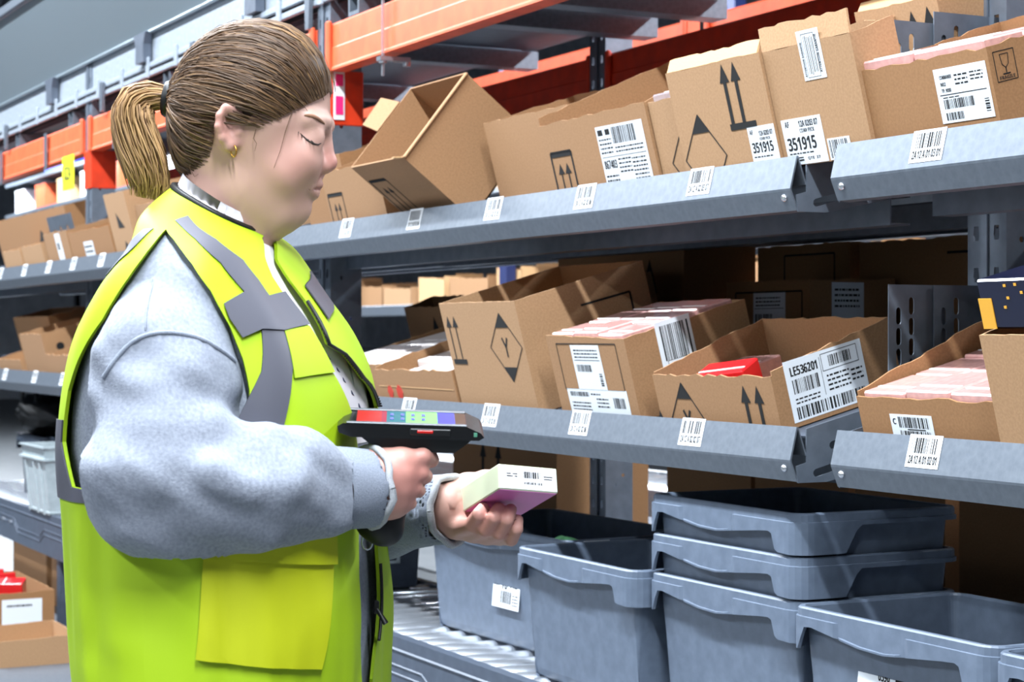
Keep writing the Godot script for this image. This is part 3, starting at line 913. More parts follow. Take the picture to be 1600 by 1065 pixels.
func mark(t: Node3D, at: Transform3D, polys: Array, m: Material = null) -> void:
	# printing on the board: thin ink shapes
	var b := mb()
	b.xf = at
	var low: float = (t.get_meta("lift") if t.has_meta("lift") else -1.0) - at.origin.y + 0.001
	for p in polys:
		for q in Geometry2D.intersect_polygons(p, PackedVector2Array([Vector2(-2, low), Vector2(2, low), Vector2(2, 2), Vector2(-2, 2)])):
			b.plate(q, 0.0004, Transform3D(Basis(), Vector3(0, 0, 0.0007)))
	if b.count == 0: return
	b.done("printed_mark", m if m else M.ink, t)


func arrow(x: float, y0: float, y1: float, w := 0.011, hw := 0.030, hh := 0.04) -> PackedVector2Array:
	return PackedVector2Array([Vector2(x - w / 2, y0), Vector2(x + w / 2, y0), Vector2(x + w / 2, y1 - hh), Vector2(x + hw / 2, y1 - hh), Vector2(x, y1), Vector2(x - hw / 2, y1 - hh), Vector2(x - w / 2, y1 - hh)])


func bar(a: Vector2, c: Vector2, w: float) -> PackedVector2Array:
	var n := (c - a).normalized().orthogonal() * w / 2
	return PackedVector2Array([a + n, c + n, c - n, a - n])


func diamond(x: float, y: float, hw: float, hh: float, letter: bool, low := -1.0) -> Array:
	# limited quantity style lozenge: black tips; low cuts it at the shelf line if the rest is hidden
	var T := Vector2(x, y + hh); var B := Vector2(x, y - hh); var L := Vector2(x - hw, y); var R := Vector2(x + hw, y)
	var k := 0.42
	var out := [PackedVector2Array([T, T.lerp(L, k), T.lerp(R, k)]), PackedVector2Array([B, B.lerp(R, k), B.lerp(L, k)])]
	var w := 0.0025
	out.append(bar(T, L, w)); out.append(bar(T, R, w)); out.append(bar(B, L, w)); out.append(bar(B, R, w))
	if letter:
		var s := hh * 0.28
		out.append(bar(Vector2(x, y - s), Vector2(x, y), 0.006)); out.append(bar(Vector2(x, y), Vector2(x - s * 0.55, y + s), 0.006)); out.append(bar(Vector2(x, y), Vector2(x + s * 0.55, y + s), 0.006))
	return out


func frame(x0: float, y0: float, x1: float, y1: float, w: float) -> Array:
	return [bar(Vector2(x0, y0), Vector2(x1, y0), w), bar(Vector2(x0, y1), Vector2(x1, y1), w), bar(Vector2(x0, y0), Vector2(x0, y1), w), bar(Vector2(x1, y0), Vector2(x1, y1), w)]


func front_at(t: Node3D, x: float, y: float) -> Transform3D:
	# place on the front face: x is the world x of the mark's origin
	return Transform3D(Basis(), Vector3(x - t.position.x, y, 0))


func right_at(w: float, z: float, y: float) -> Transform3D:
	# place on the right-hand side wall (faces +x): local x of the mark runs to the back
	return Transform3D(Basis(Vector3(0, 0, -1), Vector3(0, 1, 0), Vector3(1, 0, 0)), Vector3(w / 2, y, z))


var pack_mesh := {}
func pack(at: Transform3D, s: Vector3, m: Material, label: String, group: String) -> void:
	# shrink-wrapped retail box lying in a carton: body with film seams
	var t: Node3D
	var key := "%s%s" % [s, m.get_instance_id()]
	if not pack_mesh.has(key):
		t = thing("shrink_wrapped_pack", label, "pack", Vector3.ZERO, 0.0, group)
		var b := mb(); b.box(Vector3(0, s.y / 2, 0), s, 0.003); b.done("box", m, t)
		b = mb(); b.box(Vector3(0, s.y + 0.0003, s.z * 0.2), Vector3(s.x * 0.92, 0.0016, 0.006), 0.0005); b.box(Vector3(0, s.y / 2, s.z / 2), Vector3(s.x * 0.9, 0.005, 0.002), 0.0005); b.done("film_seam", M.pack_white, t)
		pack_mesh[key] = t
	else:
		t = pack_mesh[key].duplicate()
		t.name = numbered("shrink_wrapped_pack")
		add_child(t)
		tag(t, label, "pack", group)
	t.transform = at


func fill(c: Node3D, w: float, D: float, h: float, s: Vector3, m: Material, label: String, skip := 0, jitter := 0.004) -> void:
	# rows of packs lying in a carton at height h
	var nx := int((w - 0.012) / s.x)
	var nz := int((D - 0.012) / s.z)
	rng.seed = int(w * 1000) + int(D * 990)
	for i in nx:
		for k in nz:
			if skip > 0 and (i * 7 + k * 3) % skip == 0: continue
			var p := Vector3(-w / 2 + 0.006 + s.x * (i + 0.5) + (w - 0.012 - nx * s.x) / 2, h - s.y + rng.randf_range(-jitter, jitter), -0.006 - s.z * (k + 0.5))
			pack(c.transform * Transform3D(Basis(), p), s * Vector3(0.97, 1, 0.97), m, "%s, row %s, %s" % [label, ["one at the front", "two", "three", "four", "five"][k], ["far left", "second from left", "third from left", "fourth from left", "fifth from left"][i]], label)


func cartons() -> void:
	var U := 1.505
	var L := 1.034
	var t: Node3D
	# ---- upper shelf, main bay, left to right ----
	t = carton("low open carton below the worker's chin with a printed arrow frame", -4.99, -4.60, U, 0.0, 0.30, 0.20, 0.23, {"hr": 0.205, "m": M.card, "rag": 0.003})
	for q in [-4.975]:
		mark(t, front_at(t, q, 0.0), frame(0, 0.0, 0.105, 0.137, 0.004) + [bar(Vector2(0, 0.134), Vector2(0.105, 0.134), 0.010), arrow(0.04, 0.0, 0.11, 0.004, 0.02, 0.02), arrow(0.068, 0.0, 0.11, 0.004, 0.02, 0.02)])
	t = carton("brown carton far back at the left end of the upper shelf, behind the worker's nose", -5.36, -5.02, U, 0.08, 0.30, 0.24, 0.25, {"m": M.card_warm})
	tipped()
	t = carton("plain carton in the shade to the right of the tipped carton", -4.14, -3.72, U, 0.10, 0.26, 0.235, 0.25, {"m": M.card})
	t = carton("open carton with the white label 867403 and a framed arrow print", -3.69, -3.24, U, 0.0, 0.36, 0.208, 0.275, {"fl": 0.203, "hl": 0.22, "hr": 0.208, "m": M.card})
	mark(t, front_at(t, -3.66, 0.0), frame(0, -0.0, 0.09, 0.14, 0.006) + [bar(Vector2(0, 0.136), Vector2(0.09, 0.136), 0.012), arrow(0.032, 0.005, 0.115, 0.005, 0.026, 0.022), arrow(0.062, 0.005, 0.115, 0.005, 0.026, 0.022)])
	label_mesh("shipping_label", 0.185, 0.125, [["rect", 0.006, 0.106, 0.02, 0.012], ["rect", 0.036, 0.106, 0.018, 0.012], ["bars", 0.062, 0.086, 0.09, 0.034, 867, 1.4], ["text", 0.008, 0.036, 0.05, "867403", 0.018], ["lines", 0.006, 0.066, 0.05, 0.036, 4, 2], ["lines", 0.065, 0.066, 0.11, 0.016, 2, 3], ["rect", 0.005, 0.060, 0.175, 0.0012], ["lines", 0.066, 0.024, 0.05, 0.034, 4, 6], ["lines", 0.12, 0.006, 0.055, 0.05, 6, 7], ["lines", 0.006, 0.008, 0.05, 0.018, 2, 8]], M.paper, front_at(t, -3.448, 0.052), t)
	var hh := mb(); hh.plate(slot_flat(0.06, 0.012), 0.0006, Transform3D(Basis(), Vector3(-0.02, 0.225, -0.354))); hh.done("hand_hole", M.ink, t)
	t = carton("narrow carton with a film-wrapped top between the 867403 carton and the big arrow carton", -3.234, -3.105, U, 0.005, 0.34, 0.205, 0.22, {"m": M.card_pale})
	mark(t, front_at(t, -3.125, 0.0), diamond(0.0, 0.08, 0.065, 0.075, false))
	fill(t, 0.129, 0.33, 0.215, Vector3(0.115, 0.05, 0.10), M.film, "clear pack in the narrow film-topped carton")
	t = carton("tall carton with two big black arrows and a half hidden lozenge", -3.122, -2.81, U, -0.012, 0.34, 0.252, 0.262, {"m": M.card_pale})
	mark(t, front_at(t, -2.81, 0.0), [arrow(-0.122, 0.135, 0.246, 0.010, 0.030, 0.034), arrow(-0.086, 0.135, 0.246, 0.010, 0.030, 0.034), bar(Vector2(-0.133, 0.130), Vector2(-0.05, 0.130), 0.012)])
	mark(t, front_at(t, -3.044, 0.082), diamond(0.0, 0.0, 0.07, 0.082, false))
	flap(t, -0.150, 0.150, 0.252, 0.03, -0.75, M.card_edge, 5)
	label_mesh("pick_label", 0.083, 0.08, [["text", 0.006, 0.032, 0.064, "351915", 0.019], ["text", 0.034, 0.062, 0.042, "12A 0203 07", 0.009], ["text", 0.006, 0.066, 0.010, "AF", 0.008], ["text", 0.034, 0.054, 0.032, "CONV PICK", 0.005], ["lines", 0.006, 0.022, 0.06, 0.006, 1, 3], ["rect", 0.012, 0.012, 0.03, 0.002], ["rect", 0.012, 0.007, 0.03, 0.003]], M.paper, front_at(t, -2.893, 0.045), t)
	t = carton("tall carton with folded top flap, warranty sticker and white pick label 351915", -2.808, -2.556, U, -0.006, 0.095, 0.250, 0.262, {"m": M.card_pale})
	flap(t, -0.126, 0.126, 0.25, 0.042, -0.25, M.card_pale, 9)
	label_mesh("warranty_sticker", 0.062, 0.085, [["frame", 0.012, 0.004, 0.036, 0.075, 0.0008], ["text", 0.054, 0.010, 0.065, "ATTENTION GARANTIE", 0.006, PI / 2], ["text", 0.010, 0.006, 0.06, "ATTENTION GARANTIE", 0.005, PI / 2], ["rect", 0.018, 0.01, 0.001, 0.065], ["rect", 0.022, 0.01, 0.002, 0.065], ["rect", 0.027, 0.008, 0.0014, 0.065], ["rect", 0.032, 0.012, 0.002, 0.06], ["rect", 0.037, 0.012, 0.0012, 0.062], ["rect", 0.041, 0.012, 0.0018, 0.06]], M.paper, front_at(t, -2.70, 0.186), t)
	label_mesh("pick_label", 0.115, 0.081, [["text", 0.008, 0.025, 0.082, "351915", 0.023], ["text", 0.05, 0.065, 0.055, "12A 0203 07", 0.011], ["text", 0.010, 0.067, 0.012, "AF", 0.010], ["text", 0.05, 0.055, 0.042, "CONV PICK", 0.007], ["lines", 0.008, 0.017, 0.07, 0.006, 1, 3], ["rect", 0.012, 0.011, 0.034, 0.002], ["rect", 0.012, 0.006, 0.034, 0.003], ["text", 0.058, 0.006, 0.036, "QTE  37", 0.006]], M.paper, front_at(t, -2.795, 0.0455), t)
	label_mesh("striped_label", 0.062, 0.037, [["bars", 0.004, 0.003, 0.05, 0.031, 19, 1.6]], M.paper, front_at(t, -2.674, 0.046), t)
	t = carton("carton standing at the back of the right bay with two arrow heads showing", -2.925, -2.69, U, 0.30, 0.2, 0.28, 0.285, {"m": M.card_pale, "fl": 0.284, "hr": 0.27})
	mark(t, front_at(t, -2.765, 0.0), [arrow(0, 0.1, 0.262, 0.010, 0.034, 0.036), arrow(0.045, 0.1, 0.264, 0.010, 0.034, 0.036), arrow(-0.11, 0.05, 0.17, 0.01, 0.034, 0.036)])
	flap(t, -0.11, 0.11, 0.28, 0.03, -0.9, M.card_edge, 15)
	t = carton("low wide carton at the upper right with the fragile glass symbol on its side", -2.612, -2.252, U + 0.009, 0.0, 0.36, 0.174, 0.20, {"rag": 0.003, "m": M.card_warm})
	label_mesh("shipping_label", 0.121, 0.086, [["text", 0.012, 0.069, 0.028, "COMMANDE", 0.006], ["text", 0.012, 0.058, 0.012, "N02", 0.006], ["text", 0.012, 0.048, 0.022, "TP. 9000", 0.006], ["lines", 0.046, 0.056, 0.03, 0.02, 3, 4], ["lines", 0.082, 0.06, 0.03, 0.016, 3, 5], ["rect", 0.006, 0.0435, 0.108, 0.0014], ["lines", 0.012, 0.038, 0.04, 0.004, 1, 6], ["bars", 0.012, 0.022, 0.07, 0.015, 31], ["bars", 0.012, 0.004, 0.04, 0.012, 32], ["hbars", 0.105, 0.01, 0.01, 0.02, 33]], M.paper, front_at(t, -2.381, 0.069), t)
	var g := right_at(0.36, -0.010, 0.118) * Transform3D(Basis.from_scale(Vector3(0.54, 0.54, 1.0)), Vector3.ZERO)
	mark(t, g, frame(0, 0, 0.075, 0.085, 0.0022) + [bar(Vector2(0.022, 0.075), Vector2(0.026, 0.046), 0.002), bar(Vector2(0.053, 0.075), Vector2(0.049, 0.046), 0.002), bar(Vector2(0.022, 0.075), Vector2(0.053, 0.075), 0.002), bar(Vector2(0.026, 0.046), Vector2(0.0375, 0.036), 0.002), bar(Vector2(0.049, 0.046), Vector2(0.0375, 0.036), 0.002), bar(Vector2(0.0375, 0.036), Vector2(0.0375, 0.022), 0.003), bar(Vector2(0.024, 0.019), Vector2(0.051, 0.019), 0.004)])
	label_mesh("fragile_print", 0.06, 0.014, [["text", 0.002, 0.002, 0.056, "FRAGILE", 0.010]], M.card_warm, g * Transform3D(Basis(), Vector3(0.008, 0.002, -0.0006)), t)
	fill(t, 0.36, 0.36, 0.185, Vector3(0.17, 0.06, 0.085), M.pack, "pinkish pack in the fragile carton")
	t = carton("pale carton cut off by the right edge above the fragile carton", -2.10, -1.75, U + 0.009, 0.12, 0.3, 0.235, 0.24, {"m": M.card_pale})
	# ---- middle shelf, main bay ----
	t = carton("film covered carton next to the vest zip on the middle shelf", -4.98, -4.66, L, 0.03, 0.36, 0.135, 0.15, {"m": M.card})
	fill(t, 0.32, 0.36, 0.14, Vector3(0.10, 0.05, 0.17), M.pack_white, "pale pack in the carton by the zip")
	t = carton("low carton with red print behind the scanner's far end", -4.645, -4.17, L, 0.0, 0.36, 0.135, 0.165, {"fl": 0.13, "m": M.card, "rag": 0.003})
	mark(t, front_at(t, -4.60, 0.052), [ngon(Vector2(0.03, 0.02), 0.018, 6)], M.red_ink)
	mark(t, front_at(t, -4.60, 0.052), [ngon(Vector2(0.09, 0.02), 0.02, 7)], M.red_ink)
	mark(t, front_at(t, -4.645, 0.0), [bar(Vector2(0.01, 0.086), Vector2(0.465, 0.086), 0.002)], M.card_edge)
	fill(t, 0.475, 0.36, 0.125, Vector3(0.15, 0.05, 0.11), M.pack_white, "pale pack in the red-printed carton", 4)
	t = carton("torn backed carton behind the low carton with red print", -4.60, -4.2, L, 0.40, 0.22, 0.22, 0.23, {"m": M.card_pale, "rag": 0.006})
	t = carton("big open carton with the letter Y in a lozenge and two slim arrows", -4.15, -3.755, L, 0.0, 0.34, 0.30, 0.31, {"m": M.card_pale, "rag": 0.0008})
	mark(t, front_at(t, -4.15, 0.0), [arrow(0.03, 0.165, 0.268, 0.005, 0.028, 0.026), arrow(0.064, 0.165, 0.268, 0.005, 0.028, 0.026), bar(Vector2(0.014, 0.158), Vector2(0.085, 0.158), 0.012)])
	mark(t, front_at(t, -3.845, 0.194), diamond(0.0, 0.0, 0.078, 0.079, true))
	mark(t, right_at(0.395, -0.16, 0.2), [bar(Vector2(0, 0.05), Vector2(0.13, 0.05), 0.005), bar(Vector2(0.13, 0.05), Vector2(0.13, 0.0), 0.005)])
	t = carton("full carton of pink packs with two white front labels and a striped side label", -3.645, -3.315, L, 0.0, 0.30, 0.215, 0.222, {"fl": 0.222, "m": M.card})
	mark(t, front_at(t, -3.645, 0.0), frame(0.04, 0.105, 0.29, 0.204, 0.002))
	label_mesh("shipping_label", 0.12, 0.095, [["lines", 0.01, 0.066, 0.1, 0.022, 3, 4], ["rect", 0.006, 0.062, 0.108, 0.0014], ["bars", 0.012, 0.038, 0.06, 0.015, 41], ["hbars", 0.100, 0.008, 0.012, 0.028, 42]], M.paper, front_at(t, -3.545, 0.106), t)
	label_mesh("shipping_label", 0.25, 0.06, [["bars", 0.012, 0.044, 0.08, 0.010, 43, 1.4], ["bars", 0.19, 0.022, 0.045, 0.022, 44, 1.3], ["lines", 0.012, 0.012, 0.08, 0.022, 3, 45], ["lines", 0.12, 0.02, 0.05, 0.024, 3, 46], ["lines", 0.10, 0.046, 0.04, 0.008, 1, 47]], M.paper, front_at(t, -3.60, 0.046), t)
	label_mesh("striped_label", 0.085, 0.10, [["bars", 0.01, 0.018, 0.06, 0.072, 48, 1.2], ["rect", 0.074, 0.01, 0.004, 0.08], ["frame", 0.014, 0.006, 0.058, 0.012, 0.001]], M.paper, right_at(0.33, -0.075, 0.128), t)
	fill(t, 0.33, 0.30, 0.226, Vector3(0.10, 0.05, 0.092), M.pack, "pink pack in the two-label carton")
	t = carton("open carton with the white label LE536201 on its side and a Y lozenge", -3.235, -2.828, L, 0.0, 0.28, 0.147, 0.185, {"hr": 0.155, "fl": 0.142, "m": M.card, "rag": 0.003})
	mark(t, front_at(t, -3.135, 0.053), diamond(0.0, 0.0, 0.062, 0.075, true))
	mark(t, front_at(t, -2.828, 0.0), [arrow(-0.095, 0.03, 0.128, 0.010, 0.03, 0.032), arrow(-0.052, 0.03, 0.128, 0.010, 0.03, 0.032)])
	mark(t, front_at(t, -3.235, 0.0), [arrow(0.0, 0.02, 0.07, 0.008, 0.024, 0.024)])
	label_mesh("shipping_label", 0.175, 0.112, [["text", 0.012, 0.082, 0.06, "LE536201", 0.017], ["bars", 0.012, 0.050, 0.058, 0.026, 51, 1.1], ["lines", 0.012, 0.030, 0.055, 0.014, 2, 52], ["bars", 0.010, 0.004, 0.155, 0.022, 53, 1.5], ["frame", 0.082, 0.074, 0.082, 0.032, 0.0012], ["bars", 0.098, 0.080, 0.05, 0.020, 54], ["lines", 0.088, 0.035, 0.05, 0.034, 4, 55], ["lines", 0.142, 0.04, 0.026, 0.026, 3, 56], ["rect", 0.078, 0.032, 0.001, 0.07]], M.paper, right_at(0.407, -0.030, 0.052), t)
	pack(t.transform * Transform3D(Basis(Vector3.UP, 0.5) * Basis(Vector3.RIGHT, 0.12), Vector3(-0.09, 0.085, -0.10)), Vector3(0.11, 0.05, 0.075), M.pack_red, "small red and white pack lying in the LE536201 carton", "")
	pack(t.transform * Transform3D(Basis(Vector3.UP, 0.2), Vector3(-0.13, 0.08, -0.18)), Vector3(0.1, 0.045, 0.08), M.pack, "pinkish pack behind the red one in the LE536201 carton", "")
	# ---- middle shelf, right bay ----
	t = carton("open carton of pink packs with a barcode label on the middle right shelf", -2.588, -2.24, L - 0.004, 0.0, 0.42, 0.122, 0.20, {"hl": 0.13, "hr": 0.118, "m": M.card_warm, "rag": 0.003})
	label_mesh("barcode_label", 0.105, 0.049, [["bars", 0.020, 0.027, 0.076, 0.018, 61, 1.3], ["bars", 0.020, 0.003, 0.076, 0.019, 62, 1.3], ["rect", 0.04, 0.0235, 0.045, 0.0018], ["text", 0.006, 0.032, 0.008, "C", 0.010]], M.paper, front_at(t, -2.508, 0.046), t)
	fill(t, 0.348, 0.42, 0.13, Vector3(0.11, 0.05, 0.11), M.pack, "pinkish pack in the barcode carton")
	t = carton("tall plain carton at the right edge with a navy box on top", -2.228, -1.93, L - 0.004, -0.02, 0.30, 0.232, 0.25, {"m": M.card_pale, "rag": 0.001})
	var nb := thing("navy_box", "glossy navy and gold box wrapped in film on the tall carton at the right edge", "box", Vector3(-2.105, 1.266, -1.915))
	nb.basis = Basis(Vector3.RIGHT, TILT)
	var b := mb(); b.box(Vector3(0, 0.03, -0.08), Vector3(0.24, 0.075, 0.16), 0.003); b.done("body", M.pack_navy, nb)
	b = mb(); b.box(Vector3(-0.107, 0.016, 0.0005), Vector3(0.028, 0.046, 0.002)); b.done("gold_band", M.pack_gold, nb)
	rng.seed = 5
	b = mb()
	for k in 16: b.box(Vector3(rng.randf_range(-0.09, 0.1), rng.randf_range(0.0, 0.06), 0.0008), Vector3(0.005, 0.004, 0.001))
	b.done("gold_print", M.pack_gold, nb)
	# ---- rear of the middle shelf ----
	var flat_on := {"tilt": 0.0, "m": M.card_warm}
	t = carton("big dark carton at the back with one fat black arrow, above the pink packs", -4.87, -4.19, 1.05, 0.0, 0.22, 0.43, 0.43, {"tilt": 0.0, "z": -2.62, "m": M.card_warm})
	mark(t, front_at(t, -4.36, 0.0), [arrow(0, 0.1, 0.40, 0.07, 0.075, 0.09)])
	t = carton("back carton with a large white label, behind the LE536201 carton", -3.90, -3.56, 1.05, 0.0, 0.24, 0.325, 0.33, {"tilt": 0.0, "z": -2.56, "m": M.card_warm})
	mark(t, front_at(t, -3.90, 0.0), frame(0.04, 0.15, 0.31, 0.30, 0.004))
	label_mesh("shipping_label", 0.13, 0.135, [["lines", 0.01, 0.1, 0.1, 0.026, 3, 4], ["rect", 0.006, 0.096, 0.118, 0.0014], ["bars", 0.008, 0.064, 0.07, 0.020, 71, 1.3], ["hbars", 0.105, 0.02, 0.014, 0.04, 72]], M.paper, front_at(t, -3.785, 0.165), t)
	label_mesh("shipping_label", 0.22, 0.05, [["bars", 0.01, 0.012, 0.07, 0.016, 73, 1.4], ["bars", 0.17, 0.012, 0.04, 0.02, 74]], M.paper, front_at(t, -3.86, 0.115), t)
	label_mesh("tape_label", 0.09, 0.16, [["lines", 0.008, 0.1, 0.07, 0.05, 4, 75], ["bars", 0.01, 0.01, 0.06, 0.03, 76]], M.paper, right_at(0.34, -0.06, 0.16), t)
	t = carton("back carton with a printed frame under the upper shelf, left of the rear gap", -4.15, -3.76, 1.05, 0.0, 0.14, 0.425, 0.425, {"tilt": 0.0, "z": -2.82, "m": M.card_warm})
	mark(t, front_at(t, -4.15, 0.0), frame(0.12, 0.3, 0.33, 0.40, 0.005))
	t = carton("back carton next to the bright gap on the right, with a corner print", -3.72, -3.27, 1.05, 0.0, 0.14, 0.42, 0.42, {"tilt": 0.0, "z": -2.82, "m": M.card_warm})
	mark(t, front_at(t, -3.40, 0.0), [bar(Vector2(0, 0.385), Vector2(0.1, 0.385), 0.006), bar(Vector2(0.1, 0.385), Vector2(0.1, 0.34), 0.006)])
	t = carton("dark carton with a white sticker at the back left of the middle shelf", -5.30, -4.98, 1.05, 0.0, 0.25, 0.30, 0.31, {"tilt": 0.0, "z": -2.52, "m": M.card_warm})
	label_mesh("sticker", 0.12, 0.09, [["lines", 0.01, 0.01, 0.09, 0.06, 4, 4]], M.paper, front_at(t, -5.2, 0.15), t)
	t = carton("dark carton with arrow heads behind the film covered carton", -5.34, -4.86, L, 0.42, 0.10, 0.20, 0.21, {"m": M.card_warm})
	mark(t, front_at(t, -5.14, 0.0), [arrow(0, 0.08, 0.17, 0.01, 0.05, 0.05), arrow(0.12, 0.08, 0.17, 0.01, 0.05, 0.05)])
	var nt := thing("note", "bright green sticky note between the back cartons on the middle shelf", "note", Vector3(-3.93, 1.22, -2.40))
	b = mb(); b.box(Vector3(0, 0.02, 0), Vector3(0.05, 0.045, 0.003)); b.done("paper", flat(Color(0.6, 0.85, 0.1), 0.7), nt)
	# ---- upper shelf, far bay ----
	t = carton("big carton with a black triangle at the far left end of the upper shelf", -9.9, -8.45, U, 0.16, 0.22, 0.285, 0.29, {"m": M.card_warm})
	mark(t, front_at(t, -9.0, 0.0), [PackedVector2Array([Vector2(-0.1, 0.09), Vector2(0.22, 0.11), Vector2(0.02, 0.20)]), bar(Vector2(-0.08, 0.09), Vector2(-0.16, 0.0), 0.01)])
	carton("smallest carton at the left edge of the far upper shelf", -9.15, -8.79, U, 0.0, 0.14, 0.138, 0.14, {"m": M.card_pale})
	t = carton("small carton with a white label beside the smallest carton, far upper shelf", -8.75, -8.37, U, 0.0, 0.14, 0.146, 0.15, {"m": M.card_pale})
	label_mesh("sticker", 0.11, 0.10, [["rect", 0.03, 0.04, 0.03, 0.03]], M.paper, right_at(0.38, -0.02, 0.046), t)
	t = carton("carton with a tall white sticker in front of the small divider plate", -8.29, -7.89, U, 0.0, 0.2, 0.182, 0.19, {"m": M.card})
	label_mesh("sticker", 0.09, 0.13, [["rect", 0.02, 0.06, 0.03, 0.03]], M.paper, front_at(t, -8.10, 0.046), t)
	t = carton("carton with a film strip and small label left of the vest shoulder", -7.87, -7.24, U, 0.0, 0.2, 0.168, 0.175, {"m": M.card_warm})
	label_mesh("sticker", 0.14, 0.06, [["lines", 0.01, 0.01, 0.11, 0.04, 2, 4]], M.paper, front_at(t, -7.66, 0.062), t)
	t = carton("tall pale carton with two black triangles touching the vest shoulder", -7.21, -6.93, U, 0.0, 0.3, 0.283, 0.285, {"m": M.card_pale})
	mark(t, front_at(t, -7.1, 0.0), [PackedVector2Array([Vector2(0, 0.15), Vector2(0.08, 0.15), Vector2(0.0, 0.21)]), PackedVector2Array([Vector2(0.02, 0.06), Vector2(0.12, 0.06), Vector2(0.04, 0.10)])])
	carton("carton mostly hidden behind the vest shoulder, far upper shelf", -6.9, -6.4, U, 0.02, 0.3, 0.22, 0.23, {"m": M.card})
	carton("carton hidden behind the ponytail on the far upper shelf", -6.35, -5.75, U, 0.05, 0.3, 0.25, 0.25, {"m": M.card_pale})
	# ---- middle shelf, far bay ----
	t = carton("low carton at the left edge of the far middle shelf with a white tag", -9.3, -8.82, L, 0.0, 0.2, 0.105, 0.12, {"m": M.card})
	t = carton("tall carton with a round black dot on the far middle shelf", -8.80, -8.37, L, 0.02, 0.42, 0.222, 0.232, {"m": M.card})
	mark(t, right_at(0.43, -0.05, 0.15), [ngon(Vector2(0.02, 0.0), 0.018, 10)])
	t = carton("low carton with a torn white edge beside the vest back, far middle shelf", -8.31, -7.8, L, 0.0, 0.2, 0.135, 0.14, {"m": M.card, "rag": 0.006})
	t = carton("pale carton corner touching the vest back, far middle shelf", -8.15, -7.7, L, 0.22, 0.2, 0.225, 0.23, {"m": M.card_pale})
	carton("brown carton at the back of the far middle shelf, left edge", -9.9, -9.15, L, 0.25, 0.2, 0.25, 0.25, {"m": M.card_warm})
	carton("brown carton at the back of the far middle shelf, behind the dotted carton", -9.1, -8.4, 1.05, 0.0, 0.3, 0.33, 0.33, {"tilt": 0.0, "z": -2.6, "m": M.card_warm})
	# ---- bottom left ----
	t = carton("brown carton of red packs on the bottom shelf at the lower left corner", -8.45, -7.75, 0.012, 0.0, 0.36, 0.20, 0.21, {"tilt": 0.0, "z": -1.50, "m": M.card_warm})
	label_mesh("sticker", 0.16, 0.12, [["lines", 0.02, 0.085, 0.1, 0.02, 1, 3]], M.paper, right_at(0.7, -0.15, 0.06), t)
	rng.seed = 40
	for k in 6:
		var tt := Transform3D(Basis(Vector3.UP, rng.randf_range(-0.6, 0.6)) * Basis(Vector3.BACK, rng.randf_range(-0.4, 0.4)), Vector3(-0.26 + 0.1 * k, 0.17, -0.12 - 0.09 * (k % 2)))
		pack(t.transform * tt, Vector3(0.09, 0.075, 0.11), M.pack_pink if k == 0 else M.pack_red, "pink wrapped pack tilted on top of the carton at the lower left" if k == 0 else "red wrapped pack in the lower left carton, %s from the left" % ORD[k], "" if k == 0 else "red packs in the lower left carton")
	t = carton("small pale carton in front of the red packs, touching the vest hem", -7.60, -7.2, 0.012, 0.0, 0.3, 0.10, 0.11, {"tilt": 0.0, "z": -1.52, "m": M.card_pale})
	for q in [[-9.6, -8.9, "dark carton under the conveyor at the left edge"], [-8.8, -8.1, "dark carton under the conveyor above the red packs"], [-8.0, -7.2, "dark carton under the conveyor behind the vest hem"], [-7.1, -6.3, "dark carton under the conveyor hidden behind the worker"]]:
		carton(q[2], q[0], q[1], 0.017, 0.0, 0.4, 0.26, 0.28, {"tilt": 0.0, "z": -2.1, "m": M.card_warm})
	# ---- shelf behind the conveyor ----
	for q in [[-6.35, -5.55, "brown carton with two arrows behind the held box, under the middle shelf"], [-4.86, -4.42, "dark brown carton behind the tote stack, left one"], [-4.40, -3.98, "brown carton behind the tote stack, middle one with a pale strip"], [-3.95, -3.6, "brown carton behind the tote stack, right one"], [-3.55, -3.0, "brown carton in the dark behind the tote stack, under the right shelf end"]]:
		t = carton(q[2], q[0], q[1], 0.60, 0.0, 0.35, 0.36, 0.37, {"tilt": 0.0, "z": -2.98, "m": M.card_warm})
		if q[0] < -6: mark(t, front_at(t, -6.1, 0.0), [arrow(0, 0.02, 0.28, 0.02, 0.05, 0.06), arrow(0.12, 0.02, 0.28, 0.02, 0.05, 0.06)])
		if q[0] < -4.3 and q[0] > -4.5: mark(t, front_at(t, -4.2, 0.12), [bar(Vector2(0, 0.05), Vector2(0.16, 0.05), 0.09)], M.paper)


func slot_flat(w: float, h: float) -> PackedVector2Array:
	var p := PackedVector2Array()
	for k in 5: p.append(Vector2(w / 2 - h / 2 + h / 2 * sin(PI * k / 4), -h / 2 * cos(PI * k / 4)))
	for k in 5: p.append(Vector2(-w / 2 + h / 2 - h / 2 * sin(PI * k / 4), h / 2 * cos(PI * k / 4)))
	return p


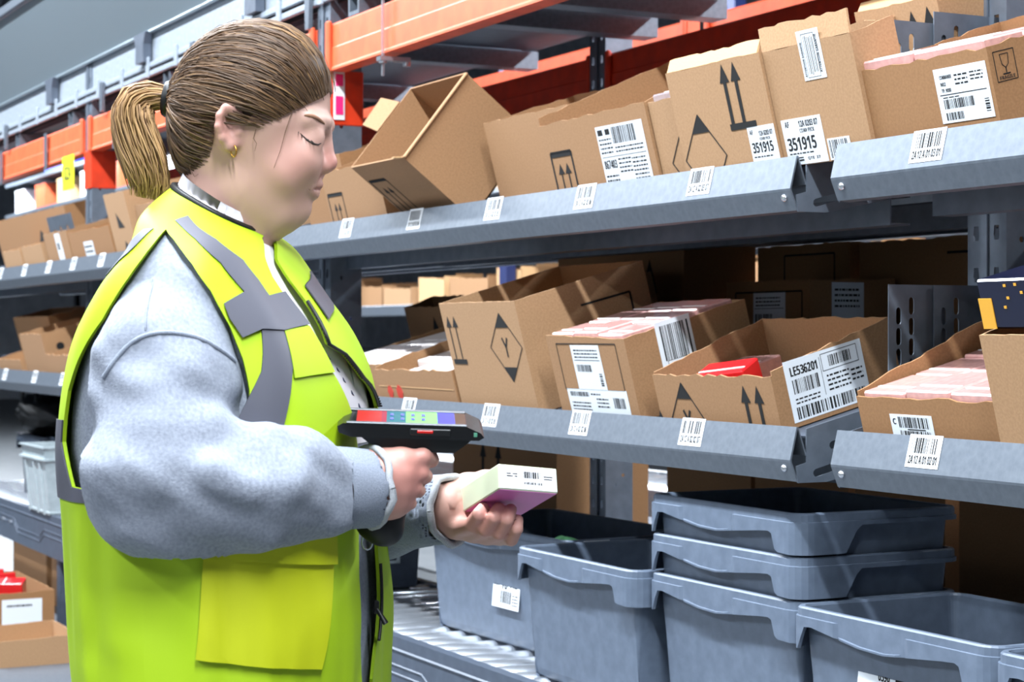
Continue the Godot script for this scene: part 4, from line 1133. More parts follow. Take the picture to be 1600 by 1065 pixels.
func tipped() -> void:
	# empty carton tipped 50 degrees towards the aisle, open end looking forwards and up
	var t := thing("cardboard_carton", "empty carton tipped forward on its edge beside the worker's face, its open end showing", "carton", Vector3(-4.385, 1.531, -2.033))
	t.basis = Basis(Vector3.RIGHT, 0.906)
	var w := 0.33; var hz := 0.27; var hy := 0.235
	var th := 0.004
	var b := mb(); b.box(Vector3(w / 2 - th / 2, hy / 2, -hz / 2), Vector3(th, hy, hz)); b.done("side_panel", M.card, t)
	b = mb(); b.box(Vector3(-w / 2 + th / 2, hy / 2, -hz / 2), Vector3(th, hy, hz)); b.done("side_panel", M.card, t)
	b = mb(); b.box(Vector3(0, hy / 2, -th / 2), Vector3(w - 2 * th, hy, th)); b.done("front_panel", M.card, t)
	b = mb(); b.box(Vector3(0, hy / 2, -hz + th / 2), Vector3(w - 2 * th, hy, th)); b.done("back_panel", M.card, t)
	b = mb(); b.box(Vector3(0, th / 2, -hz / 2), Vector3(w, th, hz)); b.done("base_panel", M.card, t)
	mark(t, Transform3D(Basis(), Vector3(-0.15, 0.02, 0)), frame(0, 0.0, 0.10, 0.16, 0.004) + [bar(Vector2(0, 0.157), Vector2(0.10, 0.157), 0.010), arrow(0.036, 0.0, 0.13, 0.004, 0.02, 0.02), arrow(0.064, 0.0, 0.13, 0.004, 0.02, 0.02)])
	# flap folded down over the right rim, flap standing on the left rim, torn tab at the front
	b = mb(); b.box(Vector3(w / 2 + 0.0025, hy - 0.002, -hz / 2), Vector3(0.012, 0.006, hz), 0.002); b.done("folded_rim", M.card_pale, t)
	b = mb(); b.xf = Transform3D(Basis(Vector3.BACK, 0.9), Vector3(-w / 2, hy, 0)); b.plate(PackedVector2Array([Vector2(0, 0), Vector2(0.05, 0), Vector2(0.055, 0.09), Vector2(0, 0.1)]), 0.004, Transform3D(Basis(Vector3(0, 1, 0), Vector3(0, 0, -1), Vector3(-1, 0, 0)), Vector3(0, 0.0, -0.12))); b.done("flap", M.card_pale, t)
	b = mb(); b.xf = Transform3D(Basis(Vector3.RIGHT, 0.7), Vector3(w / 2 - 0.02, hy, 0.002)); b.plate(PackedVector2Array([Vector2(-0.02, -0.02), Vector2(0.02, -0.015), Vector2(0.015, 0.02), Vector2(-0.01, 0.015)]), 0.003); b.done("torn_tab", M.card_edge, t)


# ---------- beyond the rack ----------
func background() -> void:
	# back-to-back rack row behind, and the far side of the next aisle
	var b: MB
	beam(-10.8, -5.45, 2.17, 2.30, -3.42, M.orange, "lighter orange beam of the rack behind, left of the rear upright")
	beam(-5.33, -0.5, 2.17, 2.30, -3.42, M.orange, "lighter orange beam of the rack behind, right of the rear upright")
	var sh := thing("rear_shelf", "plain steel shelf behind the conveyor carrying brown cartons", "shelf", Vector3(-5.0, 0.55, -3.2))
	b = mb(); b.box(Vector3(0, 0.03, 0), Vector3(8.0, 0.03, 0.75), 0.004); b.done("deck", M.galv_dull, sh)
	b = mb(); b.box(Vector3(0, 0.0, 0.36), Vector3(8.0, 0.06, 0.02), 0.004); b.done("edge", M.galv, sh)
	for x in [-14.0, -11.3, -8.6, -5.9]:
		var t := thing("blue_upright", "blue rack upright across the next aisle, %s from the far end" % ORD[int((x + 14.1) / 2.7)], "upright", Vector3(x, -0.1, -5.7))
		b = mb(); b.box(Vector3(0, 1.6, 0), Vector3(0.1, 3.2, 0.08), 0.006); b.done("post", M.navy, t)
	for q in [[1.47, "shelf of the rack across the next aisle with pale cartons"], [0.95, "lower shelf of the rack across the next aisle"], [2.15, "upper shelf of the rack across the next aisle"]]:
		var t := thing("far_shelf", q[1], "shelf", Vector3(-11, q[0], -6.1))
		b = mb(); b.box(Vector3(0, -0.03, 0), Vector3(16, 0.03, 0.9)); b.done("deck", M.galv_bright, t)
		b = mb(); b.box(Vector3(0, -0.04, 0.46), Vector3(16, 0.08, 0.02), 0.005); b.done("lip", M.galv_bright, t)
	rng.seed = 99
	for row in [1.47, 2.15]:
		for k in 20:
			var x := -18.2 + 0.62 * k
			var w := rng.randf_range(0.36, 0.58)
			var h := rng.randf_range(0.14, 0.26)
			if row > 2.0: h *= 1.5
			var t := thing("distant_carton", "small carton across the next aisle, %s shelf, %s from the far end" % ["middle" if row < 2.0 else "upper", ORD[k]], "carton", Vector3(x, row - 0.012, -5.75), rng.randf_range(-0.1, 0.1), "distant cartons across the next aisle, %s shelf" % ("middle" if row < 2.0 else "upper"))
			var m: Material = [M.card_pale, M.card, M.card_edge, M.card_pale, M.white_paint if row > 2.0 else M.card][rng.randi() % 5]
			b = mb()
			b.plate(wall(-w / 2, w / 2, h, h * 0.9, 0.006, k), 0.006)
			b.plate(wall(-w / 2, w / 2, h * 1.15, h * 1.1, 0.006, k + 3), 0.006, Transform3D(Basis(), Vector3(0, 0, -0.3)))
			b.box(Vector3(-w / 2 + 0.003, h / 2, -0.15), Vector3(0.006, h, 0.3)); b.box(Vector3(w / 2 - 0.003, h / 2, -0.15), Vector3(0.006, h, 0.3)); b.box(Vector3(0, 0.004, -0.15), Vector3(w, 0.008, 0.3))
			b.done("body", m, t)
	for q in [[-19.9, 3.1], [-17.9, 3.1], [-21.9, 3.1]]:
		var t := thing("blue_bin", "bright blue plastic bin far behind the yellow sign, %s" % ("on its right" if q[0] > -19 else "farther left one" if q[0] < -20 else "middle one"), "bin", Vector3(q[0], q[1], -5.5), 0.0, "blue bins far behind the yellow sign")
		b = mb()
		for s in [-1.0, 1.0]:
			b.box(Vector3(s * 0.4, 0.15, 0), Vector3(0.02, 0.3, 0.5)); b.box(Vector3(0, 0.15, s * 0.25), Vector3(0.8, 0.3, 0.02))
		b.box(Vector3(0, 0.01, 0), Vector3(0.8, 0.02, 0.5)); b.box(Vector3(0, 0.29, 0.265), Vector3(0.86, 0.03, 0.02)); b.done("shell", M.blue, t)
	rng.seed = 12
	for k in 7:
		var t := thing("far_box", "small %s box far behind the yellow sign, %s from the left" % [["white", "red", "pale"][k % 3], ORD[k]], "box", Vector3(-23.4 + 1.05 * k, 2.72, -5.35))
		b = mb(); b.box(Vector3(0, 0.13, 0), Vector3(0.5, 0.26, 0.3), 0.01); b.done("carton_body", [M.white_paint, M.orange, M.card_edge][k % 3], t)
		b = mb(); b.box(Vector3(0, 0.265, 0), Vector3(0.51, 0.03, 0.31), 0.006); b.done("lid", [M.white_paint, M.orange, M.card_edge][k % 3], t)
	var t2 := thing("far_shelf", "high shelf far behind the yellow sign carrying small boxes", "shelf", Vector3(-20, 2.72, -5.6))
	b = mb(); b.box(Vector3(0, -0.02, 0), Vector3(8, 0.04, 0.9)); b.done("deck", M.galv_bright, t2)
	for sx in [-3.9, 0.0, 3.9]:
		b = mb(); b.box(Vector3(sx, -(t2.position.y + 0.1) / 2 - 0.02, -0.42), Vector3(0.08, t2.position.y + 0.06, 0.06), 0.004); b.done("post", M.galv, t2)
	var cv := conveyor(-12.5, -3.5, 0.62, -4.0, -4.6, 0.14, "bright roller conveyor in the next aisle seen through the gap under the middle shelf", M.white_paint)
	# sloping roller bed seen in the bright gap at the right
	var rb := thing("flow_bed", "sloping white roller bed in the bright gap beside the right upright", "flow bed", Vector3(-6.1, 1.30, -5.0))
	rb.basis = Basis(Vector3.RIGHT, 0.35)
	b = mb(); b.box(Vector3(0, -0.02, 0), Vector3(2.4, 0.02, 0.8)); b.done("bed", M.white_paint, rb)
	for k in 9:
		b = mb(); b.smooth(true); b.tube([Vector3(-1.2, 0.01, -0.36 + 0.09 * k), Vector3(1.2, 0.01, -0.36 + 0.09 * k)], 0.02, 8); b.done("roller", M.zinc, rb)
	t2 = thing("far_shelf", "top shelf far behind the yellow sign carrying blue bins", "shelf", Vector3(-20, 3.1, -5.6))
	b = mb(); b.box(Vector3(0, -0.02, 0), Vector3(8, 0.04, 0.9)); b.done("deck", M.galv_bright, t2)
	for sx in [-3.9, 0.0, 3.9]:
		b = mb(); b.box(Vector3(sx, -(t2.position.y + 0.1) / 2 - 0.02, -0.42), Vector3(0.08, t2.position.y + 0.06, 0.06), 0.004); b.done("post", M.galv, t2)
	# dark bag lying at the left edge above the totes
	var bag := thing("black_bag", "crumpled black bag lying on the totes at the left edge", "bag", Vector3(-9.2, 0.782, -2.2))
	b = mb(); b.smooth(true); blob(b, Vector3(0, 0.09, 0), Vector3(0.26, 0.10, 0.16), 0.45, 8, 24, 14); b.done("bag_body", M.black, bag)
	b = mb(); b.smooth(true)
	var pth := []
	for k in 12: pth.append(Vector3(-0.05 + 0.16 * cos(PI * k / 11), 0.14 + 0.12 * sin(PI * k / 11), 0.10))
	b.tube(pth, 0.012, 6); b.done("strap", M.black, bag)



# ---------- the worker ----------
class Field:
	# signed distance field built from tapered capsules with smooth joins
	var ops := []
	var base: Callable
	var bk := 0.0
	func add(a: Vector3, b: Vector3, ra: float, rb: float, k := 0.01, cut := false) -> void:
		var ab := b - a
		var l2 := maxf(ab.length_squared(), 1e-9)
		ops.append([a, ab, l2, ra, rb - ra, k, cut, (a + b) / 2.0, ab.length() / 2.0 + maxf(ra, rb) + k])
	func chain(pts: Array, radii: Array, k := 0.006, k0 := -1.0) -> void:
		for i in pts.size() - 1:
			add(pts[i], pts[i + 1], radii[i], radii[i + 1], k0 if i == 0 and k0 >= 0.0 else k)
	func chain_cut(pts: Array, r: float, k: float) -> void:
		for i in pts.size() - 1: add(pts[i], pts[i + 1], r, r, k, true)
	func d(p: Vector3) -> float:
		var r := 1.0
		if base.is_valid(): r = base.call(p)
		for o in ops:
			var far: float = p.distance_to(o[7]) - o[8]
			if o[6]:
				if far > -r and far > 0.0: continue
			elif far > r: continue
			var ap: Vector3 = p - o[0]
			var t := clampf(ap.dot(o[1]) / o[2], 0.0, 1.0)
			var e: float = (ap - o[1] * t).length() - o[3] - o[4] * t
			var k: float = o[5]
			if o[6]:
				var h := clampf(0.5 - 0.5 * (r + e) / k, 0.0, 1.0)
				r = lerpf(r, -e, h) + k * h * (1.0 - h)
			elif e < r + k:
				if r > e + k: r = e
				else:
					var h := clampf(0.5 + 0.5 * (r - e) / k, 0.0, 1.0)
					r = lerpf(r, e, h) - k * h * (1.0 - h)
		return r


func net(f: Callable, lo: Vector3, hi: Vector3, c: float, b: MB, tint = null) -> void:
	# surface nets over a sampled field, skipping blocks far from the surface
	var nx := int((hi.x - lo.x) / c / 4) * 4 + 5
	var ny := int((hi.y - lo.y) / c / 4) * 4 + 5
	var nz := int((hi.z - lo.z) / c / 4) * 4 + 5
	var g := PackedFloat32Array(); g.resize(nx * ny * nz)
	var sx := ny * nz
	g.fill(1.0)
	var near := c * 4.6
	var hot := []
	for i in range(0, nx - 1, 4):
		for j in range(0, ny - 1, 4):
			for k in range(0, nz - 1, 4):
				var v: float = f.call(lo + Vector3(i + 2, j + 2, k + 2) * c)
				if absf(v) > near:
					if v < 0.0:
						for a in 5: for e in 5: for h in 5: g[(i + a) * sx + (j + e) * nz + k + h] = minf(g[(i + a) * sx + (j + e) * nz + k + h], -1.0)
				else: hot.append([i, j, k])
	var done := PackedByteArray(); done.resize(nx * ny * nz)
	for q in hot:
		for a in 5:
			for e in 5:
				for h in 5:
					var id: int = (q[0] + a) * sx + (q[1] + e) * nz + q[2] + h
					if done[id] == 0:
						done[id] = 1
						g[id] = f.call(lo + Vector3(q[0] + a, q[1] + e, q[2] + h) * c)
	var vid := {}
	var pos := PackedVector3Array()
	var off := [0, sx, nz, sx + nz, 1, sx + 1, nz + 1, sx + nz + 1]
	var cs := [Vector3(0, 0, 0), Vector3(1, 0, 0), Vector3(0, 1, 0), Vector3(1, 1, 0), Vector3(0, 0, 1), Vector3(1, 0, 1), Vector3(0, 1, 1), Vector3(1, 1, 1)]
	var ed := [[0, 1], [2, 3], [4, 5], [6, 7], [0, 2], [1, 3], [4, 6], [5, 7], [0, 4], [1, 5], [2, 6], [3, 7]]
	var cells := []
	for q in hot:
		for a in 4:
			for e in 4:
				for h in 4:
					var i: int = q[0] + a; var j: int = q[1] + e; var k: int = q[2] + h
					if i >= nx - 1 or j >= ny - 1 or k >= nz - 1: continue
					var id := i * sx + j * nz + k
					var m := 0
					for n in 8:
						if g[id + off[n]] < 0.0: m |= 1 << n
					if m == 0 or m == 255: continue
					var s := Vector3.ZERO
					var cnt := 0
					for x in ed:
						var va := g[id + off[x[0]]]; var vb := g[id + off[x[1]]]
						if (va < 0.0) != (vb < 0.0):
							s += cs[x[0]].lerp(cs[x[1]], va / (va - vb)); cnt += 1
					vid[id] = pos.size()
					pos.append(lo + (Vector3(i, j, k) + s / cnt) * c)
					cells.append([i, j, k, id])
	var cols := []
	if tint != null:
		for p in pos: cols.append(tint.call(p))
	for q in cells:
		var id: int = q[3]
		for ax in 3:
			var st: int = [sx, nz, 1][ax]
			var s1: int = [nz, 1, sx][ax]
			var s2: int = [1, sx, nz][ax]
			if q[(ax + 1) % 3] == 0 or q[(ax + 2) % 3] == 0: continue
			var va := g[id]; var vb := g[id + st]
			if (va < 0.0) == (vb < 0.0): continue
			if not (vid.has(id - s1) and vid.has(id - s2) and vid.has(id - s1 - s2)): continue
			var w := [vid[id - s1 - s2], vid[id - s2], vid[id], vid[id - s1]]
			if va >= 0.0: w.reverse()
			for t in [[0, 1, 2], [0, 2, 3]]:
				for n in [0, 2, 1]:
					var z: int = w[t[n]]
					b.st.set_color(cols[z] if cols else Color.WHITE)
					b.st.set_uv(Vector2.ZERO)
					b.st.add_vertex(b.xf * pos[z])


const HR := [0.0849, 0.0872, 0.0895, 0.0918, 0.0946, 0.0978, 0.1009, 0.1041, 0.1074, 0.1102, 0.1128, 0.1152, 0.1173, 0.1191, 0.1207, 0.1218, 0.1221, 0.1218, 0.1212, 0.1209, 0.1206, 0.1198, 0.1186, 0.1175, 0.1158, 0.1136, 0.1117, 0.1094, 0.1064, 0.1036, 0.1018, 0.1001, 0.0981, 0.0962, 0.0951, 0.0944, 0.0934, 0.0927, 0.0927, 0.0931, 0.0934, 0.0938, 0.0948, 0.0963, 0.0973, 0.0972, 0.0971, 0.0974, 0.0973, 0.097, 0.0973, 0.0983, 0.1003, 0.1033, 0.1074, 0.1116, 0.1147, 0.117, 0.1184, 0.1182, 0.1153, 0.1097, 0.1039, 0.0993, 0.0955, 0.0917, 0.0881, 0.0855, 0.0839, 0.083, 0.0828, 0.0834]
var HC := Vector3(0.0233, 1.5938, 0.0000)


func head_r(d: Vector3) -> float:
	# radius of the head along a direction: profile outline blended with the half width
	var psi := fposmod(atan2(d.y, d.x), TAU) / TAU * 72.0
	var i := int(psi) % 72
	var rp: float = lerpf(HR[i], HR[(i + 1) % 72], psi - floorf(psi))
	var fl := sqrt(d.x * d.x + d.y * d.y)
	var front := clampf(d.x, 0.0, 1.0)
	var low := clampf(-d.y, 0.0, 1.0)
	var rz := 0.0765 - 0.012 * front - 0.017 * low
	var e := 2.35 - 0.25 * smoothstep(0.3, 0.8, front)
	return pow(pow(fl / rp, e) + pow(absf(d.z) / rz, e), -1.0 / e)


func head_base(p: Vector3) -> float:
	var q := p - HC
	var l := q.length()
	if l < 0.001: return -0.08
	return (l - head_r(q / l)) * 0.86


func head_field() -> Field:
	var f := Field.new()
	f.base = head_base
	# neck and throat
	f.add(Vector3(-0.0135, 1.4136, 0.0000), Vector3(-0.0150, 1.4865, 0.0000), 0.062, 0.051, 0.02)
	f.add(Vector3(-0.0150, 1.4865, 0.0000), Vector3(-0.0027, 1.5478, 0.0000), 0.051, 0.050, 0.03)
	f.add(Vector3(0.0233, 1.4865, 0.0000), Vector3(0.0540, 1.4941, 0.0000), 0.024, 0.016, 0.025)
	for s in [-1.0, 1.0]:
		# eye: socket, eyeball under a lowered lid, crease above, hollow below; cheek, brow
		f.add(ps(Vector3(0.1121, 1.5891, 0.0300), s), ps(Vector3(0.1026, 1.5774, 0.0560), s), 0.010, 0.012, 0.014, true)
		f.add(ps(Vector3(0.0943, 1.5857, 0.0335), s), ps(Vector3(0.0943, 1.5857, 0.0335), s), 0.0138, 0.0138, 0.003)
		f.chain_cut([ps(Vector3(0.1077, 1.5928, 0.0240), s), ps(Vector3(0.1020, 1.5960, 0.0430), s), ps(Vector3(0.0904, 1.5926, 0.0540), s)], 0.0028, 0.005)
		f.chain_cut([ps(Vector3(0.1042, 1.5736, 0.0340), s), ps(Vector3(0.0949, 1.5685, 0.0470), s), ps(Vector3(0.0831, 1.5752, 0.0550), s)], 0.0028, 0.008)
		f.add(ps(Vector3(0.1063, 1.5791, 0.0170), s), ps(Vector3(0.1042, 1.5713, 0.0190), s), 0.005, 0.004, 0.008, true)
		f.add(ps(Vector3(0.0821, 1.5548, 0.0330), s), ps(Vector3(0.0633, 1.5391, 0.0400), s), 0.0185, 0.015, 0.032)
		f.add(ps(Vector3(0.1069, 1.6020, 0.0160), s), ps(Vector3(0.0924, 1.6027, 0.0440), s), 0.009, 0.009, 0.012)
		# nostril wing and nostril
		f.add(ps(Vector3(0.1033, 1.5515, 0.0105), s), ps(Vector3(0.1062, 1.5501, 0.0090), s), 0.0078, 0.007, 0.006)
		f.add(ps(Vector3(0.1060, 1.5446, 0.0060), s), ps(Vector3(0.1097, 1.5458, 0.0055), s), 0.0030, 0.0025, 0.002, true)
		f.chain_cut([ps(Vector3(0.0991, 1.5588, 0.0135), s), ps(Vector3(0.0970, 1.5510, 0.0155), s), ps(Vector3(0.0990, 1.5444, 0.0125), s)], 0.0018, 0.004)
		# lips
		f.add(Vector3(0.0966, 1.5302, 0.0000), ps(Vector3(0.0884, 1.5255, 0.0210), s), 0.0062, 0.0032, 0.005)
		f.add(Vector3(0.0916, 1.5194, 0.0000), ps(Vector3(0.0860, 1.5225, 0.0200), s), 0.0070, 0.0036, 0.005)
		f.add(Vector3(0.1023, 1.5244, 0.0000), ps(Vector3(0.0857, 1.5237, 0.0240), s), 0.0014, 0.0012, 0.002, true)
		# jaw corner
		f.add(ps(Vector3(0.0103, 1.5197, 0.0380), s), ps(Vector3(0.0490, 1.4928, 0.0220), s), 0.018, 0.013, 0.03)
		# ear
		var e := 0.072
		f.chain([ps(Vector3(0.0077, 1.5706, 0.0720), s), ps(Vector3(0.0019, 1.5678, 0.0780), s), ps(Vector3(-0.0046, 1.5768, 0.0840), s), ps(Vector3(-0.0084, 1.5896, 0.0880), s), ps(Vector3(-0.0070, 1.6029, 0.0880), s), ps(Vector3(-0.0006, 1.6120, 0.0860), s), ps(Vector3(0.0075, 1.6126, 0.0810), s), ps(Vector3(0.0133, 1.6059, 0.0750), s), ps(Vector3(0.0120, 1.5959, 0.0710), s)], [0.0055, 0.0055, 0.0046, 0.004, 0.004, 0.004, 0.004, 0.004, 0.003], 0.004)
		f.add(ps(Vector3(0.0026, 1.6052, 0.0680), s), ps(Vector3(0.0023, 1.5794, 0.0660), s), 0.014, 0.012, 0.010)
		f.chain([ps(Vector3(-0.0006, 1.6022, 0.0810), s), ps(Vector3(-0.0021, 1.5904, 0.0810), s), ps(Vector3(0.0019, 1.5803, 0.0780), s)], [0.003, 0.0032, 0.003], 0.004)
		f.add(ps(Vector3(0.0075, 1.5943, 0.0860), s), ps(Vector3(0.0073, 1.5863, 0.0850), s), 0.0078, 0.0065, 0.005, true)
		f.add(ps(Vector3(0.0132, 1.5852, 0.0740), s), ps(Vector3(0.0132, 1.5852, 0.0740), s), 0.004, 0.004, 0.005)
	# nose
	f.add(Vector3(0.1061, 1.5907, 0.0000), Vector3(0.1100, 1.5578, 0.0000), 0.0075, 0.0088, 0.010)
	f.add(Vector3(0.1107, 1.5566, 0.0000), Vector3(0.1107, 1.5566, 0.0000), 0.0092, 0.0092, 0.006)
	f.add(Vector3(0.1061, 1.5486, 0.0000), Vector3(0.1000, 1.5470, 0.0000), 0.0042, 0.005, 0.005)
	# chin
	f.add(Vector3(0.0762, 1.5003, 0.0000), Vector3(0.0739, 1.4980, 0.0000), 0.0118, 0.012, 0.012)
	return f


func ps(v: Vector3, s: float) -> Vector3:
	return Vector3(v.x, v.y, v.z * s)


func skin_tint(p: Vector3) -> Color:
	# natural flush of nose, cheeks, ears, lips, knuckles (linear colours)
	var c := Color(0.56, 0.335, 0.265)
	var red := Color(0.56, 0.20, 0.165)
	var w := 0.0
	for q in [[Vector3(0.1107, 1.5547, 0.0000), 0.022, 0.75], [Vector3(0.1050, 1.5491, 0.0120), 0.014, 0.5], [Vector3(0.0756, 1.5506, 0.0550), 0.034, 0.35], [Vector3(-0.0055, 1.5955, 0.0880), 0.03, 0.45], [Vector3(0.0071, 1.5707, 0.0780), 0.015, 0.3], [Vector3(0.2143, 1.1894, 0.1300), 0.055, 0.75], [Vector3(0.1860, 1.1830, 0.1400), 0.05, 0.4], [Vector3(0.2997, 1.1291, 0.0300), 0.055, 0.6]]:
		w = maxf(w, q[2] * exp(-p.distance_squared_to(q[0]) / (q[1] * q[1])))
	c = c.lerp(red, w)
	var lip := 0.0
	for s in [-1.0, 1.0]:
		for q in [[Vector3(0.0969, 1.5294, 0.0000), Vector3(0.0883, 1.5252, 0.0200)], [Vector3(0.0923, 1.5194, 0.0000), Vector3(0.0867, 1.5222, 0.0190)]]:
			var b: Vector3 = ps(q[1], s)
			var ab: Vector3 = b - q[0]
			var t := clampf((p - q[0]).dot(ab) / ab.length_squared(), 0, 1)
			var dd: float = p.distance_to(q[0] + ab * t)
			lip = maxf(lip, 1.0 - smoothstep(0.0062 - 0.003 * t, 0.0082 - 0.003 * t, dd))
	return c.lerp(Color(0.50, 0.20, 0.17), lip * 0.65)


# --- the vest surface: rows of tilted super-ellipses ---
const ROWS := [[0.0081, 0.8463, 0.0000, 0.1536, 0.235], [0.0016, 0.9345, 0.0000, 0.1616, 0.235], [-0.0025, 1.0207, -0.0019, 0.1681, 0.232], [-0.0096, 1.1319, -0.0056, 0.1669, 0.228], [-0.0124, 1.2220, 0.0000, 0.1685, 0.226], [-0.0141, 1.2910, 0.0000, 0.1623, 0.222], [-0.0183, 1.3504, -0.0018, 0.1435, 0.215], [-0.0196, 1.4021, -0.0036, 0.1111, 0.203], [-0.0166, 1.4412, -0.0078, 0.0823, 0.180], [-0.0215, 1.4742, -0.0173, 0.0710, 0.135], [-0.0161, 1.5003, -0.0285, 0.0472, 0.078]]
var fold := FastNoiseLite.new()


func vest_row(v: float) -> Array:
	var n := ROWS.size() - 1
	var t := clampf(v, 0.0, 1.0) * n
	var i := mini(int(t), n - 1)
	t -= i
	var out := []
	for k in 5:
		var a: float = ROWS[maxi(i - 1, 0)][k]; var b: float = ROWS[i][k]; var c: float = ROWS[i + 1][k]; var d: float = ROWS[mini(i + 2, n)][k]
		out.append(0.5 * (2 * b + (c - a) * t + (2 * a - 5 * b + 4 * c - d) * t * t + (3 * b - a - 3 * c + d) * t * t * t))
	return out


func vest_at(u: Vector2, off: float) -> Vector3:
	var r := vest_row(u.y)
	var a := deg_to_rad(11.0)
	var ex := 2.0 / 2.35
	var c := cos(u.x); var s := sin(u.x)
	c = signf(c) * pow(absf(c), ex); s = signf(s) * pow(absf(s), ex)
	var A: float = r[3] + off; var B: float = r[4] + off
	return Vector3(r[0] + A * c - B * sin(a) * s, r[1] + r[2] * c, A * tan(a) * c * 0.9 + B * cos(a) * s)


func wrinkle(u: Vector2) -> float:
	# soft folds of the cloth; none at the neck
	var k := clampf((0.95 - u.y) * 4.0, 0.0, 1.0)
	var w := fold.get_noise_2d(u.x * 55.0, u.y * 70.0) * 0.008
	w += fold.get_noise_2d(u.x * 130.0 + 50.0, u.y * 60.0) * 0.009 * clampf((0.34 - u.y) * 8.0, 0, 1)
	w += fold.get_noise_2d(u.x * 60.0, u.y * 420.0 + 90.0) * 0.006 * clampf(1.0 - absf(u.x - 1.9) * 2.5, 0, 1) * clampf((0.30 - u.y) * 10.0, 0, 1)
	return w * k


func cloth(called: String, outline: PackedVector2Array, holes: Array, off: float, thick: float, m: Material, parent: Node, puff := 0.0) -> MeshInstance3D:
	# a piece of cloth cut from the vest surface: polygons in (angle, height), clipped to a fine grid, with real thickness
	var st := SurfaceTool.new()
	st.begin(Mesh.PRIMITIVE_TRIANGLES)
	st.set_smooth_group(1)
	var lo := outline[0]; var hi := outline[0]
	for p in outline:
		lo = Vector2(minf(lo.x, p.x), minf(lo.y, p.y)); hi = Vector2(maxf(hi.x, p.x), maxf(hi.y, p.y))
	var pieces: Array = [outline]
	for h in holes:
		# cut the sheet at the hole's middle so that no piece has a hole in it
		var mid := 0.0
		for p in h: mid += p.x
		mid /= h.size()
		var nxt := []
		for q in pieces:
			for half in [PackedVector2Array([Vector2(-9, -9), Vector2(mid, -9), Vector2(mid, 9), Vector2(-9, 9)]), PackedVector2Array([Vector2(mid, -9), Vector2(19, -9), Vector2(19, 9), Vector2(mid, 9)])]:
				for z in Geometry2D.intersect_polygons(q, half): nxt.append_array(Geometry2D.clip_polygons(z, h))
		pieces = nxt
	var du := 0.055; var dv := 0.0125
	var cache := {}
	for piece in pieces:
		var plo: Vector2 = piece[0]; var phi: Vector2 = piece[0]
		for p in piece:
			plo = Vector2(minf(plo.x, p.x), minf(plo.y, p.y)); phi = Vector2(maxf(phi.x, p.x), maxf(phi.y, p.y))
		for i in range(int(floor(plo.x / du)), int(ceil(phi.x / du))):
			for j in range(int(floor(plo.y / dv)), int(ceil(phi.y / dv))):
				var cell := PackedVector2Array([Vector2(i * du, j * dv), Vector2((i + 1) * du, j * dv), Vector2((i + 1) * du, (j + 1) * dv), Vector2(i * du, (j + 1) * dv)])
				for q in Geometry2D.intersect_polygons(piece, cell):
					var ids := Geometry2D.triangulate_polygon(q)
					if ids.is_empty():
						for k in range(1, q.size() - 1): ids.append_array([0, k, k + 1])
					for t in range(0, ids.size(), 3):
						var a: Vector2 = q[ids[t]]; var b: Vector2 = q[ids[t + 1]]; var c: Vector2 = q[ids[t + 2]]
						if (b - a).cross(c - a) < 0:
							var s := b; b = c; c = s
						# outside: angle grows towards the back on the near side
						for side in 2:
							for p in ([a, b, c] if side == 0 else [a, c, b]):
								st.set_smooth_group(1 + side)
								st.add_vertex(vest_at(p, off + wrinkle(p) - (thick if side == 1 else 0.0)))
	# edges
	st.set_smooth_group(-1)
	var loops: Array = [outline]
	loops.append_array(holes)
	for l in loops:
		for i in l.size():
			var a: Vector2 = l[i]; var b: Vector2 = l[(i + 1) % l.size()]
			var n := int(maxf(1.0, maxf(absf(a.x - b.x) / du, absf(a.y - b.y) / dv)))
			for k in n:
				var p := a.lerp(b, float(k) / n); var q := a.lerp(b, float(k + 1) / n)
				var w0 := wrinkle(p); var w1 := wrinkle(q)
				var A := vest_at(p, off + w0); var B := vest_at(q, off + w1); var C := vest_at(q, off + w1 - thick); var D := vest_at(p, off + w0 - thick)
				for v in [A, B, C, A, C, D, A, C, B, A, D, C]: st.add_vertex(v)
	st.generate_normals()
	var o := MeshInstance3D.new()
	o.name = called
	o.mesh = st.commit()
	o.mesh.surface_set_material(0, m)
	parent.add_child(o, true)
	return o


func edge_tube(b: MB, l: PackedVector2Array, off: float, r: float, from := 0, to := -1) -> void:
	var pts := []
	var n := l.size() if to < 0 else to
	for i in range(from, n - 1):
		for k in 4: pts.append(vest_at(l[i].lerp(l[i + 1], k / 4.0), off + wrinkle(l[i].lerp(l[i + 1], k / 4.0))))
	pts.append(vest_at(l[n - 1], off + wrinkle(l[n - 1])))
	b.tube(pts, r, 6)


